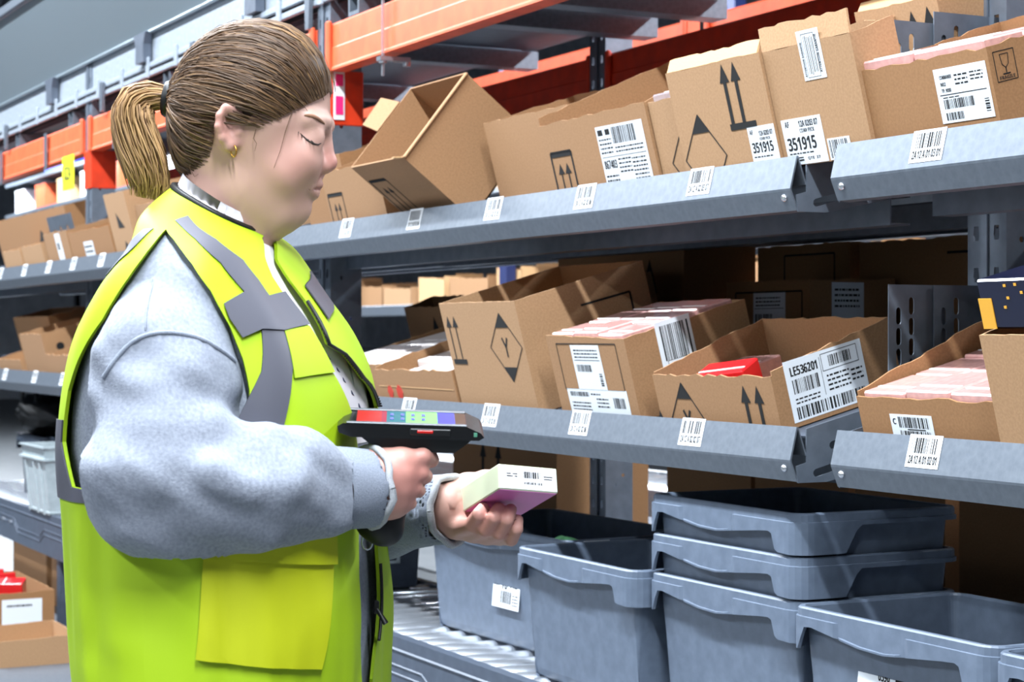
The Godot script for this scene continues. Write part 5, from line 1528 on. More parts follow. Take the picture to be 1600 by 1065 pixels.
func person() -> void:
	fold.seed = 4; fold.frequency = 0.02; fold.fractal_octaves = 2
	var th := atan(1522.0 / 3000.0)
	var fwd := Vector3(-cos(th), 0, -sin(th)); var right := Vector3(sin(th), 0, -cos(th))
	var t := thing("person", "woman in yellow high visibility vest and grey sweatshirt, ponytail, looking down at a handheld scanner", "person")
	t.transform = Transform3D(Basis(right, Vector3.UP, -fwd), right * -0.33 + fwd * 2.3 + Vector3(0, -0.1, 0))
	var skin := flat(Color.WHITE, 0.5)
	skin.vertex_color_use_as_albedo = true
	# ---- body: one mesh; head, neck and hands on fine grids, the rest under the clothes on a coarse one ----
	var b := mb(); b.smooth(true)
	var hf := head_field()
	net(hf.d, Vector3(-0.0825, 1.4290, 0.0000) - Vector3(0, 0, 0.115), Vector3(0.1368, 1.7280, 0.0000) + Vector3(0, 0, 0.115), 0.0025, b, skin_tint)
	var rh := right_hand()
	net(rh.d, Vector3(0.1345, 1.1146, 0.0000), Vector3(0.2705, 1.2506, 0.2000), 0.0025, b, skin_tint)
	var lh := left_hand()
	net(lh.d, Vector3(0.2004, 1.0608, -0.1300), Vector3(0.3593, 1.2275, 0.1000), 0.0025, b, skin_tint)
	var bf := Field.new()
	bf.add(Vector3(-0.0150, 1.3906, 0.0000), Vector3(-0.0188, 1.0610, 0.0000), 0.07, 0.12, 0.05)
	bf.add(Vector3(-0.0150, 1.4711, 0.0000), Vector3(-0.0150, 1.4213, 0.0000), 0.045, 0.05, 0.05)
	bf.chain([Vector3(-0.0097, 1.3896, 0.0600), Vector3(-0.0333, 1.3667, 0.1200), Vector3(-0.0539, 1.1895, 0.2250), Vector3(0.0850, 1.1785, 0.2000), Vector3(0.1741, 1.1840, 0.1250)], [0.05, 0.05, 0.042, 0.036, 0.028], 0.03)
	bf.chain([Vector3(-0.0122, 1.3917, -0.0600), Vector3(-0.0021, 1.3686, -0.1300), Vector3(0.0550, 1.1525, -0.2000), Vector3(0.1687, 1.1346, -0.1200), Vector3(0.2561, 1.1399, -0.0350)], [0.05, 0.05, 0.042, 0.036, 0.028], 0.03)
	bf.chain([Vector3(-0.01, 0.88, 0.09), Vector3(0.02, 0.48, 0.11), Vector3(0.0, 0.09, 0.12), Vector3(0.13, 0.045, 0.13)], [0.085, 0.055, 0.036, 0.03], 0.03)
	bf.chain([Vector3(-0.01, 0.88, -0.09), Vector3(0.02, 0.48, -0.10), Vector3(0.0, 0.09, -0.10), Vector3(0.13, 0.045, -0.09)], [0.085, 0.055, 0.036, 0.03], 0.03)
	net(bf.d, Vector3(-0.3, 0.0, -0.32), Vector3(0.35, 1.5, 0.34), 0.013, b, skin_tint)
	b.done("body", skin, t)
	eyes(t, hf)
	hair(t)
	clothes(t)
	scanner(t)
	held_box(t)


func right_hand() -> Field:
	var f := Field.new()
	f.add(Vector3(0.1558, 1.1801, 0.1220), Vector3(0.1790, 1.1852, 0.1220), 0.030, 0.028, 0.01)
	f.add(Vector3(0.1775, 1.1910, 0.1220), Vector3(0.2039, 1.2058, 0.1260), 0.026, 0.018, 0.016)
	f.add(Vector3(0.1775, 1.1837, 0.1220), Vector3(0.2070, 1.1916, 0.1300), 0.027, 0.016, 0.016)
	f.add(Vector3(0.1759, 1.1741, 0.1200), Vector3(0.2039, 1.1754, 0.1260), 0.026, 0.016, 0.016)
	f.add(Vector3(0.1744, 1.1667, 0.1180), Vector3(0.1991, 1.1602, 0.1180), 0.022, 0.015, 0.016)
	f.add(Vector3(0.1819, 1.1925, 0.1220), Vector3(0.1871, 1.1640, 0.1120), 0.024, 0.022, 0.016)
	# fingers curl round the grip to its far side
	f.chain([Vector3(0.2039, 1.2058, 0.1260), Vector3(0.2285, 1.2115, 0.1240), Vector3(0.2370, 1.2080, 0.1040), Vector3(0.2296, 1.2031, 0.0860)], [0.0112, 0.0106, 0.0096, 0.0082], 0.002, 0.008)
	f.chain([Vector3(0.2062, 1.1914, 0.1280), Vector3(0.2270, 1.1933, 0.1240), Vector3(0.2304, 1.1881, 0.1020), Vector3(0.2177, 1.1838, 0.0840)], [0.0098, 0.0093, 0.0088, 0.0078], 0.0015, 0.007)
	f.chain([Vector3(0.2046, 1.1760, 0.1250), Vector3(0.2196, 1.1758, 0.1220), Vector3(0.2229, 1.1718, 0.1000), Vector3(0.2102, 1.1681, 0.0820)], [0.0092, 0.0086, 0.0082, 0.0074], 0.0015, 0.007)
	f.chain([Vector3(0.1991, 1.1609, 0.1180), Vector3(0.2112, 1.1598, 0.1140), Vector3(0.2131, 1.1566, 0.0940), Vector3(0.2026, 1.1537, 0.0780)], [0.0086, 0.0080, 0.0074, 0.0068], 0.0015, 0.007)
	for q in [Vector3(0.2066, 1.2086, 0.1350), Vector3(0.2096, 1.1929, 0.1380), Vector3(0.2073, 1.1768, 0.1350), Vector3(0.2018, 1.1617, 0.1270)]:
		f.add(q, q, 0.0065, 0.0065, 0.008)
	# thumb on the far side, over the top of the grip
	f.chain([Vector3(0.1723, 1.1997, 0.1000), Vector3(0.1853, 1.2149, 0.0850), Vector3(0.2024, 1.2142, 0.0740), Vector3(0.2171, 1.2096, 0.0720)], [0.017, 0.0125, 0.011, 0.0085], 0.006, 0.014)
	return f


func left_hand() -> Field:
	var f := Field.new()
	f.add(Vector3(0.2297, 1.1330, -0.0500), Vector3(0.2551, 1.1371, -0.0400), 0.027, 0.027, 0.012)
	f.add(Vector3(0.2551, 1.1402, -0.0400), Vector3(0.2817, 1.1250, -0.0360), 0.026, 0.018, 0.014)
	f.add(Vector3(0.2584, 1.1298, -0.0340), Vector3(0.2928, 1.1151, -0.0260), 0.021, 0.014, 0.014)
	f.add(Vector3(0.2617, 1.1240, -0.0300), Vector3(0.3129, 1.1089, -0.0260), 0.018, 0.0125, 0.014)
	f.chain([Vector3(0.2619, 1.1157, -0.0200), Vector3(0.2821, 1.1250, 0.0200), Vector3(0.2908, 1.1379, 0.0360), Vector3(0.2959, 1.1446, 0.0260)], [0.0110, 0.0092, 0.0084, 0.0076], 0.0015, 0.009)
	f.chain([Vector3(0.2821, 1.1105, -0.0180), Vector3(0.2982, 1.1203, 0.0260), Vector3(0.3089, 1.1353, 0.0400), Vector3(0.3141, 1.1446, 0.0260)], [0.0108, 0.0093, 0.0085, 0.0077], 0.0015, 0.007)
	f.chain([Vector3(0.3006, 1.1072, -0.0200), Vector3(0.3148, 1.1154, 0.0220), Vector3(0.3240, 1.1319, 0.0360), Vector3(0.3285, 1.1429, 0.0240)], [0.0104, 0.0090, 0.0082, 0.0075], 0.0015, 0.007)
	f.chain([Vector3(0.3168, 1.1054, -0.0220), Vector3(0.3292, 1.1067, 0.0120), Vector3(0.3353, 1.1203, 0.0260), Vector3(0.3368, 1.1304, 0.0200)], [0.0094, 0.0083, 0.0077, 0.0069], 0.0015, 0.007)
	# thumb: heel near the wrist, then up behind the box
	f.chain([Vector3(0.2565, 1.1475, -0.0460), Vector3(0.2749, 1.1636, -0.0600), Vector3(0.2968, 1.1704, -0.0740), Vector3(0.3126, 1.1740, -0.0780)], [0.021, 0.0165, 0.012, 0.0095], 0.006, 0.016)
	return f


func drop(f: Field, p: Vector3, s: float, lift: float) -> Vector3:
	# a point on the skin beside p, found along z
	var z := 0.095
	while z > 0.0 and f.d(Vector3(p.x, p.y, z * s)) > 0.0: z -= 0.0006
	return Vector3(p.x, p.y, (z + lift) * s)


func eyes(t: Node3D, f: Field) -> void:
	for s in [-1.0, 1.0]:
		var b := mb(); b.smooth(true)
		var pts := []
		var rad := []
		var lid := [Vector3(0.0820, 1.5860, 0.0450), Vector3(0.0865, 1.5815, 0.0450), Vector3(0.0917, 1.5770, 0.0450), Vector3(0.0970, 1.5740, 0.0450), Vector3(0.1022, 1.5732, 0.0450), Vector3(0.1055, 1.5752, 0.0400)]
		for k in lid.size():
			pts.append(drop(f, lid[k], s, 0.0004))
			rad.append([0.0004, 0.0008, 0.0011, 0.0012, 0.0010, 0.0005][k])
		b.tube(pts, rad, 5)
		b.done("eyelash_line", flat(Color(0.13, 0.08, 0.06), 0.6), t)
		b = mb(); b.smooth(true)
		for q in [[Vector3(0.0831, 1.5846, 0.0000), Vector3(0.0847, 1.5800, 0.0000)], [Vector3(0.0870, 1.5815, 0.0000), Vector3(0.0900, 1.5762, 0.0000)], [Vector3(0.0908, 1.5792, 0.0000), Vector3(0.0954, 1.5739, 0.0000)], [Vector3(0.0946, 1.5777, 0.0000), Vector3(0.1000, 1.5731, 0.0000)], [Vector3(0.0801, 1.5877, 0.0000), Vector3(0.0801, 1.5831, 0.0000)]]:
			var a := drop(f, q[0], s, 0.0002)
			b.tube([a, Vector3(q[1].x, q[1].y, a.z + 0.0035 * s)], [0.0006, 0.0002], 4, false)
		b.done("eyelashes", flat(Color(0.12, 0.08, 0.06), 0.6), t)
		b = mb(); b.smooth(true)
		pts = []; rad = []
		for k in 9:
			var q: Vector3 = Vector3(0.1084, 1.5992, 0.0000).lerp(Vector3(0.0870, 1.6068, 0.0000), k / 8.0) + Vector3(0, 0.0025 * sin(PI * k / 8.0), 0)
			pts.append(drop(f, q, s, 0.0))
			rad.append(0.0026 * sin(PI * (k + 1.4) / 10.4) + 0.0003)
		b.tube(pts, rad, 5)
		b.done("eyebrow", flat(Color(0.56, 0.41, 0.32), 0.95), t)
	var b := mb(); b.smooth(true)
	var ring := []
	for k in 13: ring.append(Vector3(0.0080, 1.5625, 0.0790) + Vector3(0.0035 * cos(TAU * k / 12.0), 0.0065 * sin(TAU * k / 12.0), 0.002 * cos(TAU * k / 12.0)))
	b.tube(ring, 0.0011, 6, false)
	b.done("earring", flat(Color(0.85, 0.65, 0.3), 0.25, 0.9), t)


func hair(t: Node3D) -> void:
	var line := PackedVector2Array()
	for q in [Vector3(0.1146, 1.6429, 0.0000), Vector3(0.1023, 1.6360, 0.0000), Vector3(0.0900, 1.6298, 0.0000), Vector3(0.0670, 1.6206, 0.0000), Vector3(0.0463, 1.6099, 0.0000), Vector3(0.0264, 1.5992, 0.0000), Vector3(0.0187, 1.5930, 0.0000), Vector3(0.0111, 1.6068, 0.0000), Vector3(0.0019, 1.6268, 0.0000), Vector3(-0.0089, 1.6306, 0.0000), Vector3(-0.0204, 1.6237, 0.0000), Vector3(-0.0265, 1.6114, 0.0000), Vector3(-0.0273, 1.5930, 0.0000), Vector3(-0.0296, 1.5731, 0.0000), Vector3(-0.0380, 1.5532, 0.0000), Vector3(-0.0510, 1.5332, 0.0000), Vector3(-0.0595, 1.5279, 0.0000), Vector3(-0.0825, 1.5325, 0.0000), Vector3(-0.0917, 1.5976, 0.0000), Vector3(-0.0917, 1.7356, 0.0000), Vector3(0.1345, 1.7356, 0.0000), Vector3(0.1345, 1.6429, 0.0000)]:
		line.append(Vector2(q.x, q.y))
	var n := line.size()
	var cap := func(p: Vector3) -> float:
		var q := p - HC
		var l := q.length()
		var back := clampf(-q.x / 0.1, 0.0, 1.0)
		var d := (l - head_r(q / maxf(l, 0.001))) * 0.86
		if d > 0.04 or d < -0.03: return d - 0.007
		var v := Vector2(p.x, p.y)
		var m := 1e9
		for i in n:
			var a := line[i]; var e := line[(i + 1) % n] - a
			var k := clampf((v - a).dot(e) / e.length_squared(), 0, 1)
			m = minf(m, (v - a - e * k).length_squared())
		m = sqrt(m)
		if Geometry2D.is_point_in_polygon(v, line): m = -m
		d -= lerpf(0.0015, 0.0075, clampf(-m / 0.035, 0.0, 1.0))
		m += 0.0015
		var h := clampf(0.5 - 0.5 * (m - d) / 0.006, 0.0, 1.0)
		return lerpf(m, d, h) + 0.006 * h * (1.0 - h)
	var strand := flat(Color.WHITE, 0.6)
	strand.vertex_color_use_as_albedo = true
	var b := mb(); b.smooth(true)
	b.col = Color(0.10, 0.058, 0.028)
	net(cap, Vector3(-0.0855, 1.5210, 0.0000) - Vector3(0, 0, 0.1), Vector3(0.1276, 1.7326, 0.0000) + Vector3(0, 0, 0.1), 0.0034, b, func(_p): return Color(0.06, 0.033, 0.017))
	# combed strands from the hairline back to the tie
	rng.seed = 17
	var tie := Vector3(-0.0779, 1.6337, 0.0000)
	var starts := [[Vector3(0.1161, 1.6452, 0.0000), 0.0], [Vector3(0.1068, 1.6307, 0.0300), 0.4], [Vector3(0.0947, 1.6229, 0.0450), 0.6], [Vector3(0.0761, 1.6121, 0.0600), 0.8], [Vector3(0.0565, 1.6005, 0.0700), 0.9], [Vector3(0.0363, 1.5896, 0.0750), 1.0], [Vector3(0.0231, 1.5969, 0.0760), 1.0], [Vector3(0.0127, 1.6161, 0.0760), 1.0], [Vector3(0.0008, 1.6191, 0.0760), 1.0], [Vector3(-0.0143, 1.6008, 0.0740), 1.0], [Vector3(-0.0164, 1.5789, 0.0700), 1.0], [Vector3(-0.0236, 1.5537, 0.0620), 1.0], [Vector3(-0.0413, 1.5296, 0.0450), 0.8], [Vector3(-0.0595, 1.5271, 0.0000), 0.0]]
	var zs := [1.0, 1.0, 1.0, -1.0]
	for k in 1500:
		var u := rng.randf() * (starts.size() - 1)
		if k % 3 == 0: u = rng.randf() * 4.0
		var i := int(u)
		var p: Vector3 = starts[i][0].lerp(starts[i + 1][0], u - i)
		p.z *= zs[k % 4]
		if k % 3 == 1 and u < 6.0:
			p = p.lerp(Vector3(0.0463, 1.7203, 0.0000), rng.randf() * 0.9); p.z = rng.randf_range(-0.06, 0.065)
		if k % 7 == 3:
			p = Vector3(0.1146, 1.6444, 0.0000).lerp(Vector3(0.1023, 1.6337, 0.0000), rng.randf()); p.z = rng.randf_range(-0.05, 0.05)
		if k % 9 == 2:
			p = Vector3(0.0770, 1.7050, 0.0000) + Vector3(rng.randf_range(-0.05, 0.03), rng.randf_range(-0.02, 0.01), rng.randf_range(-0.05, 0.05))
		var d0 := (p - HC).normalized()
		var d1 := (tie + Vector3(0, rng.randf_range(-0.012, 0.012), rng.randf_range(-0.012, 0.012)) - HC).normalized()
		var lift := 0.0085 + rng.randf_range(-0.0015, 0.0022)
		var pts := []
		var rad := []
		var bend := rng.randf_range(-0.05, 0.12)
		var axis := d0.cross(d1).normalized()
		var R := rng.randf_range(0.0006, 0.0016)
		for s in 13:
			var tt := s / 12.0
			var d := (d0.slerp(d1, tt) + d0.cross(d1).normalized().cross(d0.slerp(d1, tt)) * 0.0 + axis * (bend * sin(PI * tt))).normalized()
			var hr := head_r(d) + lift * (0.25 + 0.75 * minf(1.0, tt * 4.0)) + 0.0012 * sin(tt * 9.0 + k)
			if tt > 0.9: hr += (tt - 0.9) * 0.05
			pts.append(HC + d * hr)
			rad.append(R * (0.35 + 0.65 * minf(1.0, tt * 4.0)))
		b.col = hair_shade(rng.randf() * rng.randf() * 0.75 + 0.10 + 0.15 * clampf((p.y - HC.y - 0.06) / 0.06, 0, 1))
		b.tube(pts, rad, 4, false)
	# loose wisps
	for q in [[Vector3(0.0741, 1.6111, 0.0620), Vector3(0.0666, 1.5866, 0.0680), Vector3(0.0607, 1.5643, 0.0680), Vector3(0.0527, 1.5445, 0.0640)], [Vector3(-0.0450, 1.5548, 0.0500), Vector3(-0.0477, 1.5456, 0.0520), Vector3(-0.0420, 1.5353, 0.0500), Vector3(-0.0360, 1.5398, 0.0500)], [Vector3(0.0335, 1.5880, 0.0760), Vector3(0.0306, 1.5775, 0.0770), Vector3(0.0343, 1.5716, 0.0770), Vector3(0.0320, 1.5628, 0.0760)]]:
		b.col = hair_shade(0.4)
		b.tube(q, [0.0004, 0.0004, 0.0003, 0.0002], 4, false)
	for k in 40:
		var a := rng.randf_range(0.4, 2.6)
		var d0 := Vector3(cos(a), sin(a), rng.randf_range(-0.4, 0.4)).normalized()
		var d1 := (d0 + Vector3(-0.25, rng.randf_range(-0.05, 0.15), 0)).normalized()
		b.col = hair_shade(rng.randf())
		b.tube([HC + d0 * (head_r(d0) + 0.008), HC + d0.lerp(d1, 0.5).normalized() * (head_r(d0) + 0.013), HC + d1 * (head_r(d1) + 0.012)], [0.0004, 0.0004, 0.0002], 4, false)
	b.done("hair", strand, t)
	# ponytail
	b = mb(); b.smooth(true)
	var core := [Vector3(-0.0779, 1.6321, 0.0000), Vector3(-0.0917, 1.6352, 0.0000), Vector3(-0.1085, 1.6360, 0.0000), Vector3(-0.1227, 1.6258, 0.0020), Vector3(-0.1246, 1.6049, 0.0040), Vector3(-0.1181, 1.5802, 0.0060), Vector3(-0.1085, 1.5548, 0.0080), Vector3(-0.1024, 1.5318, 0.0080), Vector3(-0.1059, 1.5129, 0.0060)]
	var spread := [0.009, 0.013, 0.019, 0.024, 0.026, 0.027, 0.027, 0.024, 0.016]
	for k in 820:
		var ang := rng.randf() * TAU
		var rr := sqrt(rng.randf())
		var lenf := rng.randf_range(0.80, 1.03)
		var wob := rng.randf_range(-0.004, 0.004)
		var ph := rng.randf() * TAU
		var pts := []
		var rad := []
		var R := rng.randf_range(0.0006, 0.0014)
		for s in 15:
			var u := minf(s / 14.0 * lenf, 1.0) * (core.size() - 1)
			var i := mini(int(u), core.size() - 2)
			var c: Vector3 = core[i].lerp(core[i + 1], u - i)
			var sp: float = lerpf(spread[i], spread[i + 1], u - i)
			var tan: Vector3 = (core[i + 1] - core[i]).normalized()
			var nrm := Vector3(-tan.y, tan.x, 0).normalized()
			var fl := 0.006 * maxf(0.0, lenf * s / 14.0 - 0.75) / 0.25
			pts.append(c + nrm * (cos(ang) * rr * sp + wob * sin(ph + s * 0.55)) + Vector3(0, 0, 1) * (sin(ang) * rr * sp * 0.85 + wob * cos(ph + s * 0.5)) + nrm * fl * cos(ph))
			rad.append(R * (1.0 if s < 11 else 1.0 - (s - 10) / 5.0))
		b.col = hair_shade(0.45 + 0.6 * rng.randf() + 0.1 * rr)
		b.tube(pts, rad, 4, false)
	b.done("ponytail", strand, t)
	b = mb(); b.smooth(true)
	var ring := []
	for k in 15: ring.append(Vector3(-0.0817, 1.6329, 0.0000) + Vector3(0.003 * cos(TAU * k / 14.0), 0.0165 * cos(TAU * k / 14.0), 0.0165 * sin(TAU * k / 14.0)))
	b.tube(ring, 0.0062, 8, false)
	b.done("hair_tie", M.black, t)


func hair_shade(u: float) -> Color:
	var a := Color(0.045, 0.024, 0.012)
	var m := Color(0.155, 0.078, 0.030)
	var c := Color(0.46, 0.27, 0.11)
	u = clampf(u, 0, 1)
	return a.lerp(m, u / 0.6) if u < 0.6 else m.lerp(c, (u - 0.6) / 0.4)


func clothes(t: Node3D) -> void:
	var b: MB
	# --- sweatshirt: torso under the vest, sleeves, ribbed cuffs, seams ---
	var sw := cloth("sweatshirt", PackedVector2Array([Vector2(0, 0.06), Vector2(TAU, 0.06), Vector2(TAU, 0.985), Vector2(0, 0.985)]), [], -0.010, 0.004, M.fleece, t)
	var f := Field.new()
	f.chain([Vector3(-0.0285, 1.4123, 0.0500), Vector3(-0.0470, 1.3916, 0.1080), Vector3(-0.0502, 1.3062, 0.1800), Vector3(-0.0502, 1.1986, 0.2260), Vector3(0.0529, 1.1817, 0.2220), Vector3(0.1203, 1.1781, 0.1600)], [0.052, 0.068, 0.080, 0.076, 0.058, 0.049], 0.03)
	var f2 := Field.new()
	f2.chain([Vector3(-0.0046, 1.4042, -0.0900), Vector3(-0.0007, 1.3810, -0.1500), Vector3(0.0497, 1.2856, -0.2100), Vector3(0.0706, 1.1517, -0.2100), Vector3(0.1592, 1.1247, -0.1400), Vector3(0.2192, 1.1323, -0.0750)], [0.055, 0.062, 0.072, 0.07, 0.055, 0.045], 0.03)
	# folds: bulge over the elbow, creases in its bend, rolls along the forearm
	f.add(Vector3(-0.0795, 1.1631, 0.2000), Vector3(-0.0142, 1.1490, 0.2350), 0.050, 0.046, 0.03)
	f.add(Vector3(0.0096, 1.2484, 0.2550), Vector3(0.0478, 1.2282, 0.2350), 0.022, 0.016, 0.018)
	f.add(Vector3(0.0443, 1.2247, 0.2350), Vector3(0.0244, 1.2076, 0.2850), 0.016, 0.010, 0.018)
	f.add(Vector3(0.0684, 1.2282, 0.2350), Vector3(0.0922, 1.1890, 0.2620), 0.018, 0.012, 0.022)
	f.add(Vector3(0.0987, 1.2232, 0.2100), Vector3(0.1051, 1.1635, 0.2050), 0.016, 0.014, 0.020)
	f.add(Vector3(0.1190, 1.2079, 0.1900), Vector3(0.1225, 1.1552, 0.1900), 0.020, 0.018, 0.015)
	f.add(Vector3(-0.0159, 1.1639, 0.2850), Vector3(0.0703, 1.1389, 0.2500), 0.010, 0.008, 0.024)
	f.add(Vector3(-0.0440, 1.1378, 0.2600), Vector3(0.0547, 1.1284, 0.2350), 0.014, 0.010, 0.02)
	f.add(Vector3(0.0167, 1.2087, 0.3000), Vector3(0.0580, 1.1908, 0.2850), 0.010, 0.008, 0.022)
	f.add(Vector3(0.0916, 1.2048, 0.2450), Vector3(0.0828, 1.1598, 0.2400), 0.010, 0.010, 0.018)
	f.add(Vector3(-0.0825, 1.3243, 0.2200), Vector3(-0.0895, 1.2624, 0.2300), 0.012, 0.012, 0.03)
	f.add(Vector3(-0.0970, 1.2961, 0.2000), Vector3(-0.0895, 1.1995, 0.2200), 0.022, 0.030, 0.03)
	var cloth_d := func(p: Vector3) -> float:
		return f.d(p) + fold.get_noise_3dv(p * Vector3(300, 460, 300)) * 0.011 + fold.get_noise_3dv(Vector3(p.x * 500 + p.y * 700, p.y * 250, p.z * 500)) * 0.005
	b = mb(); b.smooth(true)
	net(cloth_d, Vector3(-0.1301, 1.1117, 0.2400) - Vector3(0, 0, 0.19), Vector3(0.1515, 1.4781, 0.2000) + Vector3(0, 0, 0.16), 0.0055, b)
	b.done("sleeve", M.fleece, sw)
	b = mb(); b.smooth(true)
	net(f2.d, Vector3(-0.05, 1.05, -0.33), Vector3(0.31, 1.52, 0.0), 0.008, b)
	b.done("sleeve", M.fleece, sw)
	for s in 2:
		var cf := Field.new()
		if s == 0:
			cf.add(Vector3(0.1212, 1.1777, 0.1550), Vector3(0.1676, 1.1767, 0.1250), 0.049, 0.0455, 0.01)
			cf.add(Vector3(0.1633, 1.1767, 0.1250), Vector3(0.2136, 1.1849, 0.1180), 0.040, 0.040, 0.004, true)
		else:
			cf.add(Vector3(0.2032, 1.1328, -0.0780), Vector3(0.2456, 1.1366, -0.0450), 0.044, 0.042, 0.01)
			cf.add(Vector3(0.2409, 1.1366, -0.0450), Vector3(0.2836, 1.1397, -0.0200), 0.036, 0.036, 0.004, true)
		# a sleeve end is cut square, not rounded
		var a: Vector3 = Vector3(0.1212, 1.1777, 0.1550) if s == 0 else Vector3(0.2032, 1.1328, -0.0780)
		var e: Vector3 = Vector3(0.1717, 1.1787, 0.1220) if s == 0 else Vector3(0.2567, 1.1372, -0.0380)
		var ax := (e - a).normalized()
		var cut := func(p: Vector3) -> float:
			return maxf(cf.d(p) + fold.get_noise_3dv(p * 700.0) * 0.0022, (p - e).dot(ax))
		b = mb(); b.smooth(true)
		net(cut, a - Vector3.ONE * 0.062, e + Vector3.ONE * 0.062, 0.0035, b)
		b.done("cuff", M.fleece_cuff, sw)
		b = mb(); b.smooth(true)
		var ring := []
		var u := ax.cross(Vector3.UP).normalized(); var w := ax.cross(u)
		rng.seed = 3
		for k in 25:
			var an := TAU * k / 24.0
			ring.append(e + (u * cos(an) + w * sin(an)) * ((0.0445 if s == 0 else 0.0415) + 0.0018 * sin(an * 5.0)) + ax * 0.0018 * sin(an * 7.0))
		b.tube(ring, 0.0045, 8, false)
		b.done("cuff_edge", M.fleece_edge, sw)
	# drop shoulder seam and the seam running up from it
	for q in [[[Vector3(-0.1073, 1.3042, 0.2500), Vector3(-0.0798, 1.3385, 0.2680), Vector3(-0.0478, 1.3520, 0.2760), Vector3(-0.0073, 1.3466, 0.2760), Vector3(0.0243, 1.3249, 0.2620), Vector3(0.0450, 1.2971, 0.2400)], 0.0030], [[Vector3(-0.0614, 1.3547, 0.2720), Vector3(-0.0638, 1.3861, 0.2560), Vector3(-0.0651, 1.4126, 0.2350)], 0.0016]]:
		b = mb(); b.smooth(true)
		var pts := []
		var cv := Curve3D.new()
		for i in q[0].size():
			var h: Vector3 = (q[0][mini(i + 1, q[0].size() - 1)] - q[0][maxi(i - 1, 0)]) / 6.0
			cv.add_point(q[0][i], -h, h)
		for i in q[0].size() - 1:
			for k in 8:
				var p := cv.sample(i, k / 8.0)
				# drop the seam on to the cloth along z
				var z := 0.34
				while z > 0.1 and cloth_d.call(Vector3(p.x, p.y, z)) > 0.0: z -= 0.002
				if z > 0.11: pts.append(Vector3(p.x, p.y, z + 0.0005))
		if pts.size() > 3:
			b.tube(pts, q[1], 6, false)
			b.done("seam", M.fleece_cuff, sw)
	# light shirt front showing in the open vest, with a small print
	var sh := cloth("shirt_front", PackedVector2Array([Vector2(-0.5, 0.40), Vector2(0.35, 0.40), Vector2(0.55, 0.6), Vector2(0.6, 0.8), Vector2(0.4, 0.985), Vector2(-0.4, 0.985)]), [], -0.008, 0.003, M.shirt, t)
	for q in [[0.2, 0.55], [0.14, 0.525], [0.29, 0.60], [0.1, 0.505], [0.03, 0.48], [0.22, 0.575], [0.12, 0.465], [-0.02, 0.455], [0.3, 0.64], [0.17, 0.49]]:
		cloth("small_print", PackedVector2Array([Vector2(q[0] - 0.012, q[1]), Vector2(q[0] + 0.01, q[1] + 0.004), Vector2(q[0] + 0.008, q[1] + 0.010)]), [], -0.0072, 0.001, M.navy, sh)
	# shirt collar above the vest's neck
	b = mb(); b.smooth(true)
	var rings := []
	for k in 36:
		var a := TAU * k / 36.0
		var p0 := vest_at(Vector2(a, 0.97), -0.006)
		var p1 := vest_at(Vector2(a, 1.0), -0.004) + Vector3(0.004, 0.016, 0)
		rings.append([p0, p1])
	for k in 36:
		var A: Array = rings[k]; var B: Array = rings[(k + 1) % 36]
		b.quad(A[0], A[1], B[1], B[0]); b.quad(B[0], B[1], A[1], A[0])
	b.done("shirt_collar", M.shirt, t)
	# --- vest ---
	var vest := cloth("safety_vest", PackedVector2Array([Vector2(0.020, 0.0200), Vector2(0.148, 0.1157), Vector2(0.187, 0.1765), Vector2(0.177, 0.2492), Vector2(0.123, 0.3172), Vector2(0.139, 0.4048), Vector2(0.179, 0.4513), Vector2(0.252, 0.4945), Vector2(0.303, 0.5270), Vector2(0.337, 0.5757), Vector2(0.342, 0.6258), Vector2(0.362, 0.6612), Vector2(0.388, 0.7006), Vector2(0.403, 0.7462), Vector2(0.373, 0.8249), Vector2(0.284, 0.9306), Vector2(-0.020, 1.0000), Vector2(6.063, 1.0000), Vector2(6.166, 0.9853), Vector2(6.463, 0.8172), Vector2(6.501, 0.7331), Vector2(6.500, 0.6792), Vector2(6.551, 0.5822), Vector2(6.419, 0.5619), Vector2(6.295, 0.5135), Vector2(6.058, 0.4573), Vector2(6.082, 0.3717), Vector2(6.174, 0.2534), Vector2(6.228, 0.2053), Vector2(6.275, 0.1657), Vector2(6.346, 0.1153), Vector2(6.273, 0.0200)]), [PackedVector2Array([Vector2(1.645, 0.8765), Vector2(1.494, 0.8288), Vector2(1.297, 0.7697), Vector2(1.125, 0.6941), Vector2(1.049, 0.6179), Vector2(1.015, 0.5549), Vector2(1.012, 0.4973), Vector2(1.037, 0.4440), Vector2(1.200, 0.3700), Vector2(1.700, 0.3450), Vector2(2.200, 0.3500), Vector2(2.367, 0.4103), Vector2(2.352, 0.4457), Vector2(2.315, 0.4948), Vector2(2.172, 0.5524), Vector2(1.976, 0.6269), Vector2(1.836, 0.7197), Vector2(1.769, 0.7995)]), PackedVector2Array([Vector2(4.638, 0.8765), Vector2(4.789, 0.8288), Vector2(4.986, 0.7697), Vector2(5.158, 0.6941), Vector2(5.234, 0.6179), Vector2(5.268, 0.5549), Vector2(5.271, 0.4973), Vector2(5.246, 0.4440), Vector2(5.083, 0.3700), Vector2(4.583, 0.3450), Vector2(4.083, 0.3500), Vector2(3.916, 0.4103), Vector2(3.931, 0.4457), Vector2(3.968, 0.4948), Vector2(4.111, 0.5524), Vector2(4.307, 0.6269), Vector2(4.447, 0.7197), Vector2(4.514, 0.7995)])], 0.004, 0.004, M.hivis, t)
